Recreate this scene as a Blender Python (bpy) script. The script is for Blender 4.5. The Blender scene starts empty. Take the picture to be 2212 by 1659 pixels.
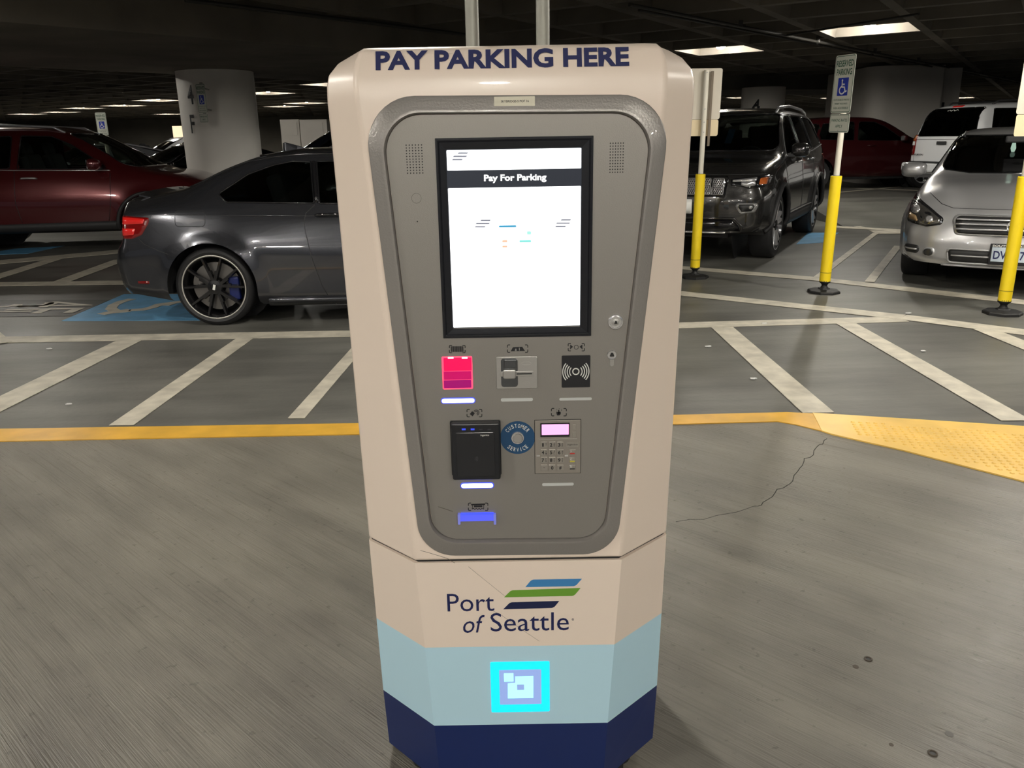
import bpy, bmesh, math, random
import numpy as np
from mathutils import Vector, Matrix, geometry
from mathutils.bvhtree import BVHTree

random.seed(4)
R = math.radians
SC = bpy.context.scene
COL = SC.collection

# ------------------------------------------------------------------ camera
F_PX, CX, CY = 1740.0, 1106.0, 829.5
PITCH, ROLL, CAM_H = R(16.9), R(1.0), 1.50
fw = Vector((0, math.cos(PITCH), -math.sin(PITCH)))
up0 = Vector((0, math.sin(PITCH), math.cos(PITCH)))
rt0 = Vector((1, 0, 0))
rt = rt0 * math.cos(ROLL) - up0 * math.sin(ROLL)
upv = up0 * math.cos(ROLL) + rt0 * math.sin(ROLL)
CAM = Vector((0, 0, CAM_H))
cd = bpy.data.cameras.new('camera')
cd.sensor_width = 36.0
cd.lens = F_PX / 2212.0 * 36.0
cd.clip_start = 0.05
cd.clip_end = 300
cam = bpy.data.objects.new('camera', cd)
COL.objects.link(cam)
cam.matrix_world = Matrix(((rt.x, upv.x, -fw.x, CAM.x), (rt.y, upv.y, -fw.y, CAM.y), (rt.z, upv.z, -fw.z, CAM.z), (0, 0, 0, 1)))
SC.camera = cam

# ------------------------------------------------------------------ world, exposure
SC.view_settings.view_transform = 'Standard'
SC.view_settings.look = 'None'
SC.view_settings.gamma = 1.0
SC.view_settings.use_curve_mapping = False
SC.view_settings.exposure = 0.0
w = bpy.data.worlds.new('world'); SC.world = w; w.use_nodes = True
w.node_tree.nodes['Background'].inputs[0].default_value = (0.80, 0.86, 1.0, 1)
w.node_tree.nodes['Background'].inputs[1].default_value = 0.10
LAMP_L = 585.0          # radiance of one lamp lens
GRID = R(57)            # the waffle ceiling and the stalls run this way
CEIL = 3.10             # underside of the ribs
SLAB = 3.52
PITCH_RIB = 1.5


def ray(x, y):
    return fw + rt * ((x - CX) / F_PX) - upv * ((y - CY) / F_PX)


def at_z(x, y, z=0.0):
    d = ray(x, y)
    return CAM + d * ((z - CAM_H) / d.z)


def at_y(x, y, Y):
    d = ray(x, y)
    return CAM + d * (Y / d.y)


# ------------------------------------------------------------------ materials
MATS = {}


def mat(name, col=(0.8, 0.8, 0.8), rough=0.5, metal=0.0, coat=0.0, spec=0.5, emit=None, es=0.0, noise=None, bump=None, trans=None):
    if name in MATS:
        return MATS[name]
    m = bpy.data.materials.new(name)
    m.use_nodes = True
    nt = m.node_tree
    b = nt.nodes['Principled BSDF']
    b.inputs['Base Color'].default_value = (*col, 1)
    b.inputs['Roughness'].default_value = rough
    b.inputs['Metallic'].default_value = metal
    b.inputs['Specular IOR Level'].default_value = spec
    b.inputs['Coat Weight'].default_value = coat
    b.inputs['Coat Roughness'].default_value = 0.04
    if emit:
        b.inputs['Emission Color'].default_value = (*emit, 1)
        b.inputs['Emission Strength'].default_value = es
    if noise:
        sc, amt = noise
        tc = nt.nodes.new('ShaderNodeTexCoord')
        n = nt.nodes.new('ShaderNodeTexNoise'); n.inputs['Scale'].default_value = sc; n.inputs['Detail'].default_value = 6
        r = nt.nodes.new('ShaderNodeValToRGB')
        r.color_ramp.elements[0].position = 0.3; r.color_ramp.elements[1].position = 0.7
        r.color_ramp.elements[0].color = (*[c * (1 - amt) for c in col], 1)
        r.color_ramp.elements[1].color = (*[min(1, c * (1 + amt)) for c in col], 1)
        nt.links.new(tc.outputs['Object'], n.inputs['Vector']); nt.links.new(n.outputs['Fac'], r.inputs['Fac'])
        nt.links.new(r.outputs['Color'], b.inputs['Base Color'])
    if bump:
        sc, st = bump
        tc = nt.nodes.new('ShaderNodeTexCoord')
        n = nt.nodes.new('ShaderNodeTexNoise'); n.inputs['Scale'].default_value = sc; n.inputs['Detail'].default_value = 4
        bp = nt.nodes.new('ShaderNodeBump'); bp.inputs['Strength'].default_value = st; bp.inputs['Distance'].default_value = 0.002
        nt.links.new(tc.outputs['Object'], n.inputs['Vector']); nt.links.new(n.outputs['Fac'], bp.inputs['Height'])
        nt.links.new(bp.outputs['Normal'], b.inputs['Normal'])
    MATS[name] = m
    return m


def glass_mat(name, tint, gloss_rough=0.02):
    if name in MATS:
        return MATS[name]
    m = bpy.data.materials.new(name); m.use_nodes = True
    nt = m.node_tree; nt.nodes.clear()
    o = nt.nodes.new('ShaderNodeOutputMaterial'); mx = nt.nodes.new('ShaderNodeMixShader')
    t = nt.nodes.new('ShaderNodeBsdfTransparent'); g = nt.nodes.new('ShaderNodeBsdfGlossy'); fr = nt.nodes.new('ShaderNodeFresnel')
    t.inputs[0].default_value = (*tint, 1); g.inputs['Roughness'].default_value = gloss_rough; g.inputs['Color'].default_value = (0.9, 0.9, 0.9, 1)
    fr.inputs['IOR'].default_value = 1.5
    nt.links.new(fr.outputs[0], mx.inputs[0]); nt.links.new(t.outputs[0], mx.inputs[1]); nt.links.new(g.outputs[0], mx.inputs[2])
    nt.links.new(mx.outputs[0], o.inputs[0])
    MATS[name] = m
    return m


def lin(r, g, b):
    def f(c):
        c /= 255.0
        return c / 12.92 if c <= 0.04045 else ((c + 0.055) / 1.055) ** 2.4
    return (f(r), f(g), f(b))


def floor_mat(name, c0, c1, streak_scale, angle, rough, rib_bump, spots=0.0, bump_st=0.3):
    m = bpy.data.materials.new(name); m.use_nodes = True
    nt = m.node_tree; N = nt.nodes; L = nt.links
    b = N['Principled BSDF']; b.inputs['Roughness'].default_value = rough; b.inputs['Specular IOR Level'].default_value = 0.45
    tc = N.new('ShaderNodeTexCoord')
    rot = N.new('ShaderNodeMapping'); rot.inputs['Rotation'].default_value = (0, 0, -angle); L.new(tc.outputs['Object'], rot.inputs['Vector'])
    mp = N.new('ShaderNodeMapping'); mp.inputs['Scale'].default_value = streak_scale
    L.new(rot.outputs[0], mp.inputs['Vector'])
    n1 = N.new('ShaderNodeTexNoise'); n1.inputs['Scale'].default_value = 1.0; n1.inputs['Detail'].default_value = 8; n1.inputs['Roughness'].default_value = 0.65
    L.new(mp.outputs[0], n1.inputs['Vector'])
    n2 = N.new('ShaderNodeTexNoise'); n2.inputs['Scale'].default_value = 0.9; n2.inputs['Detail'].default_value = 9; n2.inputs['Roughness'].default_value = 0.62
    L.new(tc.outputs['Object'], n2.inputs['Vector'])
    mx = N.new('ShaderNodeMix'); mx.data_type = 'FLOAT'; mx.inputs[0].default_value = 0.5
    L.new(n1.outputs['Fac'], mx.inputs[2]); L.new(n2.outputs['Fac'], mx.inputs[3])
    r = N.new('ShaderNodeValToRGB'); r.color_ramp.elements[0].position = 0.36; r.color_ramp.elements[1].position = 0.62
    r.color_ramp.elements[0].color = (*c0, 1); r.color_ramp.elements[1].color = (*c1, 1)
    L.new(mx.outputs[0], r.inputs['Fac'])
    col = r.outputs['Color']
    if spots:
        ng = N.new('ShaderNodeTexNoise'); ng.inputs['Scale'].default_value = 1.0; ng.inputs['Detail'].default_value = 2
        mg = N.new('ShaderNodeMapping'); mg.inputs['Scale'].default_value = (1.8, 150, 1); L.new(rot.outputs[0], mg.inputs['Vector']); L.new(mg.outputs[0], ng.inputs['Vector'])
        rg = N.new('ShaderNodeValToRGB'); rg.color_ramp.elements[0].position = 0.33; rg.color_ramp.elements[1].position = 0.47
        rg.color_ramp.elements[0].color = (.62, .60, .58, 1); rg.color_ramp.elements[1].color = (1, 1, 1, 1); L.new(ng.outputs['Fac'], rg.inputs['Fac'])
        mgx = N.new('ShaderNodeMix'); mgx.data_type = 'RGBA'; mgx.blend_type = 'MULTIPLY'; mgx.inputs[0].default_value = 0.55
        L.new(col, mgx.inputs[6]); L.new(rg.outputs['Color'], mgx.inputs[7]); col = mgx.outputs[2]
        n3 = N.new('ShaderNodeTexNoise'); n3.inputs['Scale'].default_value = 34; n3.inputs['Detail'].default_value = 3
        L.new(tc.outputs['Object'], n3.inputs['Vector'])
        r3 = N.new('ShaderNodeValToRGB'); r3.color_ramp.elements[0].position = 0.66; r3.color_ramp.elements[1].position = 0.72
        r3.color_ramp.elements[0].color = (0, 0, 0, 1); r3.color_ramp.elements[1].color = (spots, spots, spots, 1)
        L.new(n3.outputs['Fac'], r3.inputs['Fac'])
        m3 = N.new('ShaderNodeMix'); m3.data_type = 'RGBA'; m3.blend_type = 'MULTIPLY'
        m3.inputs[7].default_value = (0.35, 0.33, 0.3, 1)
        L.new(r3.outputs['Color'], m3.inputs[0]); L.new(col, m3.inputs[6]); col = m3.outputs[2]
    L.new(col, b.inputs['Base Color'])
    bp = N.new('ShaderNodeBump'); bp.inputs['Strength'].default_value = bump_st; bp.inputs['Distance'].default_value = 0.004
    n4 = N.new('ShaderNodeTexNoise'); n4.inputs['Scale'].default_value = 1.0; n4.inputs['Detail'].default_value = 5
    mp4 = N.new('ShaderNodeMapping'); mp4.inputs['Scale'].default_value = rib_bump
    L.new(rot.outputs[0], mp4.inputs['Vector']); L.new(mp4.outputs[0], n4.inputs['Vector'])
    L.new(n4.outputs['Fac'], bp.inputs['Height']); L.new(bp.outputs['Normal'], b.inputs['Normal'])
    rr = N.new('ShaderNodeMapRange'); rr.inputs[3].default_value = rough - 0.12; rr.inputs[4].default_value = rough + 0.16
    L.new(n2.outputs['Fac'], rr.inputs[0]); L.new(rr.outputs[0], b.inputs['Roughness'])
    return m


M_DECK = floor_mat('parking deck coating', lin(76, 75, 71), lin(116, 115, 109), (0.45, 2.6, 1), R(3), 0.46, (26, 26, 26), 0.0, 0.35)
M_WALK = floor_mat('brushed concrete', lin(98, 95, 88), lin(134, 130, 120), (0.9, 5.0, 1), R(-43), 0.36, (7.0, 210.0, 1), 0.5, 0.9)
M_BAND = floor_mat('blacked-out paint', lin(62, 60, 58), lin(80, 78, 74), (1, 4, 1), 0, 0.5, (30, 30, 30))
M_LINE = mat('white floor paint', lin(192, 186, 170), 0.55, noise=(7, 0.22))
M_YEL = mat('yellow floor paint', lin(214, 166, 62), 0.42, noise=(5, 0.16))
M_TAC = mat('yellow tactile paving', lin(238, 196, 100), 0.38, noise=(4, 0.12))
M_BLUE = mat('blue floor paint', lin(96, 158, 200), 0.5, noise=(5, 0.2))
M_CEIL = mat('dark concrete ceiling', lin(112, 106, 96), 0.85, noise=(0.8, 0.3))
M_COL = mat('white painted column', lin(240, 236, 228), 0.6, noise=(1.5, 0.05))
M_CORE = mat('grey painted wall', lin(205, 200, 192), 0.6, noise=(0.8, 0.06))
M_WALL = mat('far garage wall', lin(120, 115, 105), 0.8, noise=(0.5, 0.3))
M_BLACK = mat('black rubber', (0.012, 0.012, 0.012), 0.55)
M_TYRE = mat('tyre rubber', (0.014, 0.014, 0.015), 0.6, bump=(60, 0.3))
M_GLOSSBLK = mat('gloss black trim', (0.008, 0.008, 0.009), 0.12, coat=0.5)
M_MATBLK = mat('matt black plastic', (0.02, 0.02, 0.021), 0.55)
M_CHROME = mat('chrome', (0.82, 0.82, 0.83), 0.16, 0.8)
M_STEEL = mat('brushed steel', (0.50, 0.49, 0.47), 0.36, 0.75)
M_GALV = mat('galvanised pipe', lin(150, 150, 142), 0.5, 0.35, noise=(9, 0.12))
M_DARKMETAL = mat('dark alloy', (0.018, 0.018, 0.02), 0.25, 0.6, coat=0.4)
M_ALLOY = mat('machined alloy', (0.60, 0.60, 0.62), 0.28, 0.7)
M_CABIN = mat('car interior cloth', (0.03, 0.03, 0.032), 0.8)
M_CABINL = mat('grey interior trim', (0.12, 0.13, 0.125), 0.8)
M_GLASS = glass_mat('tinted car glass', (0.20, 0.23, 0.22))
M_GLASSC = glass_mat('clear car glass', (0.52, 0.58, 0.55))
M_GLASSD = glass_mat('dark privacy glass', (0.045, 0.05, 0.05))
M_LENS = glass_mat('lamp lens', (0.85, 0.85, 0.85))
M_REDL = mat('red tail lamp', (0.55, 0.012, 0.010), 0.15, coat=1.0, emit=(1, 0.03, 0.02), es=0.10)
M_REDL2 = mat('deep red tail lamp', (0.16, 0.004, 0.004), 0.12, coat=1.0)
M_AMBER = mat('amber lens', (0.42, 0.10, 0.02), 0.15, coat=1.0)
M_NAVY = mat('navy print', lin(24, 32, 84), 0.5)
M_PRINT = mat('black print', lin(22, 22, 26), 0.5)
M_WPRINT = mat('white print', lin(225, 225, 220), 0.5)


# ------------------------------------------------------------------ object helpers
def mesh(name, verts, faces, m=None, parent=None, smooth=False, mats=None, fmat=None):
    me = bpy.data.meshes.new(name)
    me.from_pydata([tuple(v) for v in verts], [], [tuple(f) for f in faces])
    if mats:
        for q in mats:
            me.materials.append(q)
        if fmat:
            me.polygons.foreach_set('material_index', fmat)
    elif m:
        me.materials.append(m)
    if smooth:
        me.polygons.foreach_set('use_smooth', [True] * len(me.polygons))
    me.update()
    o = bpy.data.objects.new(name, me)
    COL.objects.link(o)
    if parent:
        o.parent = parent
    return o


def empty(name, loc=(0, 0, 0), rz=0.0, parent=None):
    o = bpy.data.objects.new(name, None); COL.objects.link(o)
    o.location = loc; o.rotation_euler = (0, 0, rz); o.empty_display_size = 0.2
    if parent:
        o.parent = parent
    return o


def tag(o, label=None, cat=None, group=None, kind=None):
    if label: o['label'] = label
    if cat: o['category'] = cat
    if group: o['group'] = group
    if kind: o['kind'] = kind
    return o


class MB:
    """collects simple solids into one mesh"""
    def __init__(s): s.v = []; s.f = []

    def add(s, vs, fs):
        b = len(s.v); s.v += [Vector(v) for v in vs]; s.f += [tuple(i + b for i in f) for f in fs]; return s

    def box(s, c, d, rz=0.0, rot=None, taper=1.0):
        hx, hy, hz = d[0] / 2, d[1] / 2, d[2] / 2
        M = rot if rot is not None else Matrix.Rotation(rz, 3, 'Z')
        vs = []
        for k in (-1, 1):
            t = taper if k > 0 else 1.0
            for (i, j) in ((-1, -1), (1, -1), (1, 1), (-1, 1)):
                vs.append(M @ Vector((i * hx * t, j * hy * t, k * hz)) + Vector(c))
        return s.add(vs, [(3, 2, 1, 0), (4, 5, 6, 7), (0, 1, 5, 4), (1, 2, 6, 5), (2, 3, 7, 6), (3, 0, 4, 7)])

    def rings(s, rings, cap=True, closed=True):
        n = len(rings[0]); vs = [v for r in rings for v in r]; fs = []
        for k in range(len(rings) - 1):
            for i in range(n if closed else n - 1):
                j = (i + 1) % n
                fs.append((k * n + i, k * n + j, (k + 1) * n + j, (k + 1) * n + i))
        if cap:
            fs.append(tuple(range(n - 1, -1, -1))); fs.append(tuple((len(rings) - 1) * n + i for i in range(n)))
        return s.add(vs, fs)

    def lathe(s, prof, c=(0, 0, 0), n=24, axis='Z', cap=False):
        rs = []
        for r, h in prof:
            ring = []
            for i in range(n):
                a = 2 * math.pi * i / n
                p = Vector((r * math.cos(a), r * math.sin(a), h))
                if axis == 'Y': p = Vector((p.x, p.z, p.y))
                if axis == 'X': p = Vector((p.z, p.x, p.y))
                ring.append(p + Vector(c))
            rs.append(ring)
        return s.rings(rs, cap)

    def tube(s, pts, r, n=8, cap=True, closed=False):
        pts = [Vector(p) for p in pts]; rs = []
        for i, p in enumerate(pts):
            if closed: t = pts[(i + 1) % len(pts)] - pts[i - 1]
            else: t = pts[min(i + 1, len(pts) - 1)] - pts[max(i - 1, 0)]
            t.normalize()
            a = t.cross(Vector((0, 0, 1)))
            if a.length < 1e-3: a = t.cross(Vector((0, 1, 0)))
            a.normalize(); b = t.cross(a)
            rs.append([p + (a * math.cos(2 * math.pi * k / n) + b * math.sin(2 * math.pi * k / n)) * r for k in range(n)])
        if closed:
            rs.append(rs[0]); return s.rings(rs, False)
        return s.rings(rs, cap)

    def build(s, name, m, parent=None, smooth=False, bevel=0.0, seg=2, autos=None):
        o = mesh(name, s.v, s.f, m, parent, smooth or bool(autos))
        if bevel:
            md = o.modifiers.new('bevel', 'BEVEL'); md.width = bevel; md.segments = seg; md.limit_method = 'ANGLE'; md.angle_limit = R(25)
            md.harden_normals = False
        if autos:
            es = o.data
            bm = bmesh.new(); bm.from_mesh(es)
            for e in bm.edges:
                if len(e.link_faces) == 2 and e.calc_face_angle(0) > autos: e.smooth = False
            bm.to_mesh(es); bm.free()
        return o


def rpoly(pts, rad, n=6):
    """polygon with rounded corners"""
    out = []; N = len(pts)
    rads = rad if isinstance(rad, (list, tuple)) else [rad] * N
    for i in range(N):
        p = Vector(pts[i]); a = Vector(pts[i - 1]); b = Vector(pts[(i + 1) % N])
        u = (a - p).normalized(); v = (b - p).normalized()
        ang = u.angle(v); r = rads[i]
        if r <= 0: out.append(tuple(p)); continue
        t = min(r / math.tan(ang / 2), (a - p).length * .49, (b - p).length * .49); r2 = t * math.tan(ang / 2)
        c = p + (u + v).normalized() * (r2 / math.sin(ang / 2))
        s = p + u * t - c; e = p + v * t - c
        a0 = math.atan2(s.y, s.x); a1 = math.atan2(e.y, e.x)
        d = (a1 - a0 + math.pi) % (2 * math.pi) - math.pi
        for k in range(n + 1):
            th = a0 + d * k / n
            out.append((c.x + r2 * math.cos(th), c.y + r2 * math.sin(th)))
    return out


def rrect(cx, cy, w_, h_, r, n=4):
    return rpoly([(cx - w_ / 2, cy - h_ / 2), (cx + w_ / 2, cy - h_ / 2), (cx + w_ / 2, cy + h_ / 2), (cx - w_ / 2, cy + h_ / 2)], r, n)


def resample(pts, step):
    out = []; N = len(pts)
    for i in range(N):
        a = Vector(pts[i]); b = Vector(pts[(i + 1) % N]); k = max(1, int(math.ceil((b - a).length / step)))
        for j in range(k): out.append(tuple(a.lerp(b, j / k)))
    return out


class Frame:
    """a local 2D drawing plane in space"""
    def __init__(s, o, ux, uy):
        s.o = Vector(o); s.ux = Vector(ux).normalized(); s.uy = Vector(uy).normalized(); s.n = s.ux.cross(s.uy)

    def p(s, x, y, h=0.0): return s.o + s.ux * x + s.uy * y + s.n * h

    def slab(s, mb, pts, h0, h1):
        """solid polygon between heights h0 and h1 (h1 outward)"""
        n = len(pts)
        if sum(pts[i][0] * pts[(i + 1) % n][1] - pts[(i + 1) % n][0] * pts[i][1] for i in range(n)) < 0: pts = pts[::-1]
        mb.add([s.p(x, y, h0) for x, y in pts] + [s.p(x, y, h1) for x, y in pts],
               [tuple(range(n - 1, -1, -1)), tuple(range(n, 2 * n))] + [(i, (i + 1) % n, n + (i + 1) % n, n + i) for i in range(n)])
        return mb

    def ring(s, mb, loops):
        """loops: list of (pts, h)"""
        mb.rings([[s.p(x, y, h) for x, y in pts] for pts, h in loops], cap=False); return mb

    def stroke(s, mb, pts, w_, h0, h1):
        for a, b in zip(pts[:-1], pts[1:]):
            a = Vector(a); b = Vector(b); d = (b - a)
            if d.length < 1e-7: continue
            d.normalize(); q = Vector((-d.y, d.x)) * w_ / 2; e = d * w_ * .25
            s.kk = (getattr(s, 'kk', 0) + 1) % 5; dz = s.kk * .00008
            s.slab(mb, [tuple(a - e - q), tuple(b + e - q), tuple(b + e + q), tuple(a - e + q)], h0, h1 + dz)
        return mb


TCACHE = {}


def text2d(body, bold=0.0, shear=0.0):
    key = (body, bold, shear)
    if key in TCACHE: return TCACHE[key]
    c = bpy.data.curves.new('t', 'FONT'); c.body = body; c.size = 1; c.offset = bold; c.shear = shear
    c.resolution_u = 3; c.fill_mode = 'FRONT'; c.align_x = 'LEFT'
    o = bpy.data.objects.new('t', c); COL.objects.link(o)
    dg = bpy.context.evaluated_depsgraph_get()
    me = bpy.data.meshes.new_from_object(o.evaluated_get(dg))
    vs = [(v.co.x, v.co.y) for v in me.vertices]; fs = [tuple(p.vertices) for p in me.polygons]
    bpy.data.objects.remove(o); bpy.data.curves.remove(c); bpy.data.meshes.remove(me)
    xs = [v[0] for v in vs] or [0]; ys = [v[1] for v in vs] or [0]
    bb = (min(xs), min(ys), max(xs), max(ys))
    TCACHE[key] = (vs, fs, bb); return TCACHE[key]


def put_text(mb, fr, body, box, h, bold=0.0, shear=0.0, rot=0.0, thick=0.0008):
    """draw text filling box (x0,y0,x1,y1) of the frame; a thin raised print"""
    vs, fs, bb = text2d(body, bold, shear)
    sx = (box[2] - box[0]) / (bb[2] - bb[0]); sy = (box[3] - box[1]) / (bb[3] - bb[1])
    cxm, cym = (box[0] + box[2]) / 2, (box[1] + box[3]) / 2
    out = []
    for x, y in vs:
        X = box[0] + (x - bb[0]) * sx; Y = box[1] + (y - bb[1]) * sy
        if rot:
            dx, dy = X - cxm, Y - cym
            X = cxm + dx * math.cos(rot) - dy * math.sin(rot); Y = cym + dx * math.sin(rot) + dy * math.cos(rot)
        out.append(fr.p(X, Y, h))
    mb.add(out, fs); return mb


# ------------------------------------------------------------------ structure: floor
def ground(name, pts, z, m, parent, thick=0.003):
    mb = MB(); Frame((0, 0, z - thick), (1, 0, 0), (0, 1, 0)).slab(mb, pts, 0, thick)
    return mb.build(name, m, parent)


floor = MB().box((0, 22, -0.15), (84, 74, 0.30)).build('floor', M_DECK)
tag(floor, kind='structure')


def gp(x, y): v = at_z(x, y); return (v.x, v.y)


ZK = [0]


def strip(a, b, wpx, name='painted_line', m=M_LINE, z=0.0045, ends=None):
    """floor stripe between two pixels of its centreline, wpx its thickness down the picture at each end"""
    ZK[0] += 1; z += ZK[0] * .00022
    a2 = gp(*a); b2 = gp(*b)
    wa, wb = (wpx, wpx) if not isinstance(wpx, (tuple, list)) else wpx
    def hw(p, q, wp):
        d = Vector((q[0] - p[0], q[1] - p[1])); return d
    d = (Vector(b2) - Vector(a2)).normalized(); n = Vector((-d.y, d.x))
    # world half-width from the pixel thickness measured vertically in the picture
    def half(px, wp):
        p0 = Vector(gp(px[0], px[1] - wp / 2)); p1 = Vector(gp(px[0], px[1] + wp / 2)); return abs((p1 - p0).dot(n)) / 2
    ha = half(a, wa); hb = half(b, wb); h_ = (ha + hb) / 2
    A = Vector(a2); B = Vector(b2)
    return ground(name, [tuple(A - n * h_), tuple(B - n * h_), tuple(B + n * h_), tuple(A + n * h_)], z, m, floor)


# foreground walkway of brushed concrete, level with the deck
wl = [(-9, -9), (9, -9), (9, 1.5), gp(2212, 1040)]
walk_pts = [(-9.0, -9.0), (9.0, -9.0), (9.0, -1.5), gp(2340, 1085), gp(2212, 1043), gp(1950, 975), gp(1800, 941), gp(1720, 920), gp(1680, 913), gp(1455, 920), gp(775, 940), gp(0, 953), gp(-600, 965), (-9.0, 4.05)]
walk = ground('walkway', walk_pts, 0.006, M_WALK, floor, 0.006)
ground('yellow_edge_line', [gp(-600, 937), gp(0, 930), gp(775, 918), gp(1455, 900), gp(1700, 894), gp(1760, 897), gp(1780, 936), gp(1720, 921), gp(1680, 914), gp(1455, 920), gp(775, 942), gp(0, 957), gp(-600, 970)][::-1], 0.011, M_YEL, floor, 0.005)
tac_pts = [gp(1755, 896), gp(2212, 925), gp(2500, 945), gp(2500, 1130), gp(2212, 1045), gp(1950, 977), gp(1800, 943), gp(1775, 935)]
tac = ground('tactile_paving', tac_pts[::-1], 0.013, M_TAC, floor, 0.007)


def inside(p, poly):
    c = False; n = len(poly); x, y = p
    for i in range(n):
        x1, y1 = poly[i]; x2, y2 = poly[(i + 1) % n]
        if (y1 > y) != (y2 > y) and x < (x2 - x1) * (y - y1) / (y2 - y1) + x1: c = not c
    return c


dm = MB()
tz = [gp(1835, 915), gp(2500, 962), gp(2500, 1110), gp(2212, 1036), gp(1980, 974), gp(1850, 942)]
ca, sa = math.cos(R(-12)), math.sin(R(-12))
for i in range(-60, 120):
    for j in range(-60, 110):
        u, v = i * 0.038, j * 0.038
        x, y = 1.6 + u * ca - v * sa, 3.0 + u * sa + v * ca
        if x < 4.6 and inside((x, y), tz):
            rs = []
            for r_, h_ in ((0.012, 0.0), (0.009, 0.004), (0.005, 0.005)):
                rs.append([Vector((x + r_ * math.cos(a * math.pi / 3), y + r_ * math.sin(a * math.pi / 3), 0.013 + h_)) for a in range(6)])
            dm.rings(rs, False); b = len(dm.v); dm.f.append(tuple(range(b - 6, b)))
d_ = dm.build('truncated_domes', M_TAC, floor, smooth=True); d_['kind'] = 'stuff'

for args in [
    ((-300, 740), (1000, 717), 13), ((1000, 717), (1950, 690), 12),          # long line beside the coupe
    ((-60, 903), (278, 737), 30), ((262, 920), (530, 731), 30), ((640, 905), (800, 722), 34),
    ((1560, 708), (1768, 893), 50), ((1828, 700), (2195, 910), 30), ((2125, 712), (2300, 782), 20),
    ((1400, 627), (1950, 686), 10), ((1950, 686), (2300, 730), 12),
    ((1400, 573), (1760, 603), 7), ((1760, 603), (2300, 664), 9),
    ((1892, 504), (1762, 603), 12), ((1885, 502), (1960, 502), 7), ((1940, 532), (1878, 610), 24),
    ((1788, 474), (1960, 478), 4), ((1788, 490), (1960, 499), 4), ((1800, 476), (1868, 494), 4),
    ((-40, 571), (270, 543), 8), ((-30, 607), (145, 552), 10), ((130, 611), (262, 562), 12), ((-40, 616), (300, 611), 8),
    ((-40, 700), (12, 742), 26),
]:
    strip(*args)
# the deck rises toward the back right
rx = [(5.6, 13.6, 0.0), (38, 13.6, 0.0), (38, 15.6, .25), (5.6, 15.6, .25), (5.6, 56, .25), (38, 56, .25)]
rmp = mesh('raised_deck', [rx[0], rx[1], rx[2], rx[3], rx[5], rx[4], (5.6, 15.6, 0), (5.6, 56, 0)], [(0, 1, 2, 3), (3, 2, 4, 5), (0, 3, 6), (3, 5, 7, 6)], M_DECK, floor)
for a_, b_, w_ in (((1800, 417), (2000, 398), .12), ((1800, 405), (2000, 412), .10)):
    p0 = at_z(*a_, .25); p1 = at_z(*b_, .25); mb = MB(); Frame((0, 0, .252), (1, 0, 0), (0, 1, 0)).stroke(mb, [(p0.x, p0.y), (p1.x, p1.y)], w_, 0, .003); mb.build('painted_line', M_LINE, floor)
# accessible stall paint
ground('blue_paint_square', [gp(133, 694), gp(268, 636), gp(560, 636), gp(500, 692)], 0.004, M_BLUE, floor)
ground('blue_paint_square', [gp(-60, 552), gp(30, 538), gp(140, 531), gp(60, 548)], 0.0035, M_BLUE, floor)
ground('blue_paint_square', [gp(1720, 528), gp(1745, 503), gp(1812, 503), gp(1780, 524)], 0.0035, M_BLUE, floor)
ground('black_paint_band', [gp(-80, 686), gp(-80, 649), gp(238, 648), gp(158, 683)], 0.004, M_BAND, floor)


def ground_strokes(name, px_lines, m, z=0.0075, parent=None):
    mb = MB(); fr = Frame((0, 0, z - 0.002), (1, 0, 0), (0, 1, 0))
    for pts, wd in px_lines:
        fr.stroke(mb, [gp(*p) for p in pts], wd, 0, 0.002)
    return mb.build(name, m, parent or floor)


ground_strokes('wheelchair_symbol', [
    ([(282, 648), (262, 653), (246, 660), (240, 668), (252, 675), (275, 671)], 0.10),
    ([(286, 671), (310, 670), (330, 665), (345, 659), (362, 657)], 0.10),
    ([(225, 679), (240, 676), (275, 673)], 0.12), ([(360, 660), (375, 655), (400, 652)], 0.10)], M_LINE)
fr4 = Frame((0, 0, 0.0058), (0, -1, 0), (1, 0, 0))     # letters read turning away from the lane


def floor_text(s, pa, pb):
    a = gp(*pa); b = gp(*pb)      # far-left and near-right corners
    mb = MB(); put_text(mb, fr4, s, (-a[1], a[0], -b[1], b[0]), 0.0020, 0.0); return mb.build('stall_number', M_LINE, floor)


floor_text('4F', (62, 654), (160, 677))
floor_text('31', (-30, 657), (68, 675))

# crack, bolt holes, patches in the walkway
crack_px = [(1786, 950), (1777, 962), (1764, 968), (1757, 985), (1737, 993), (1733, 1008), (1722, 1022), (1712, 1042), (1702, 1050), (1678, 1060), (1668, 1076), (1648, 1088), (1638, 1096), (1610, 1103), (1575, 1112), (1520, 1125), (1460, 1130)]
cm = MB(); frz = Frame((0, 0, 0.006), (1, 0, 0), (0, 1, 0))
for a, b in zip(crack_px[:-1], crack_px[1:]):
    m_ = ((a[0] + b[0]) / 2 + random.uniform(-3, 3), (a[1] + b[1]) / 2 + random.uniform(-3, 3))
    wd = 0.0035 if a[0] > 1640 else 0.0022
    frz.stroke(cm, [gp(*a), gp(*m_), gp(*b)], wd, 0, 0.0006)
cm.build('crack', mat('dark crack line', (0.02, 0.018, 0.016), 0.9), floor)  # crack drawn as a thin dark ribbon on the concrete
M_STAIN = mat('dark stain', lin(72, 64, 54), 0.7)
M_PATCH = mat('grey patch', lin(98, 96, 92), 0.7)
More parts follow.
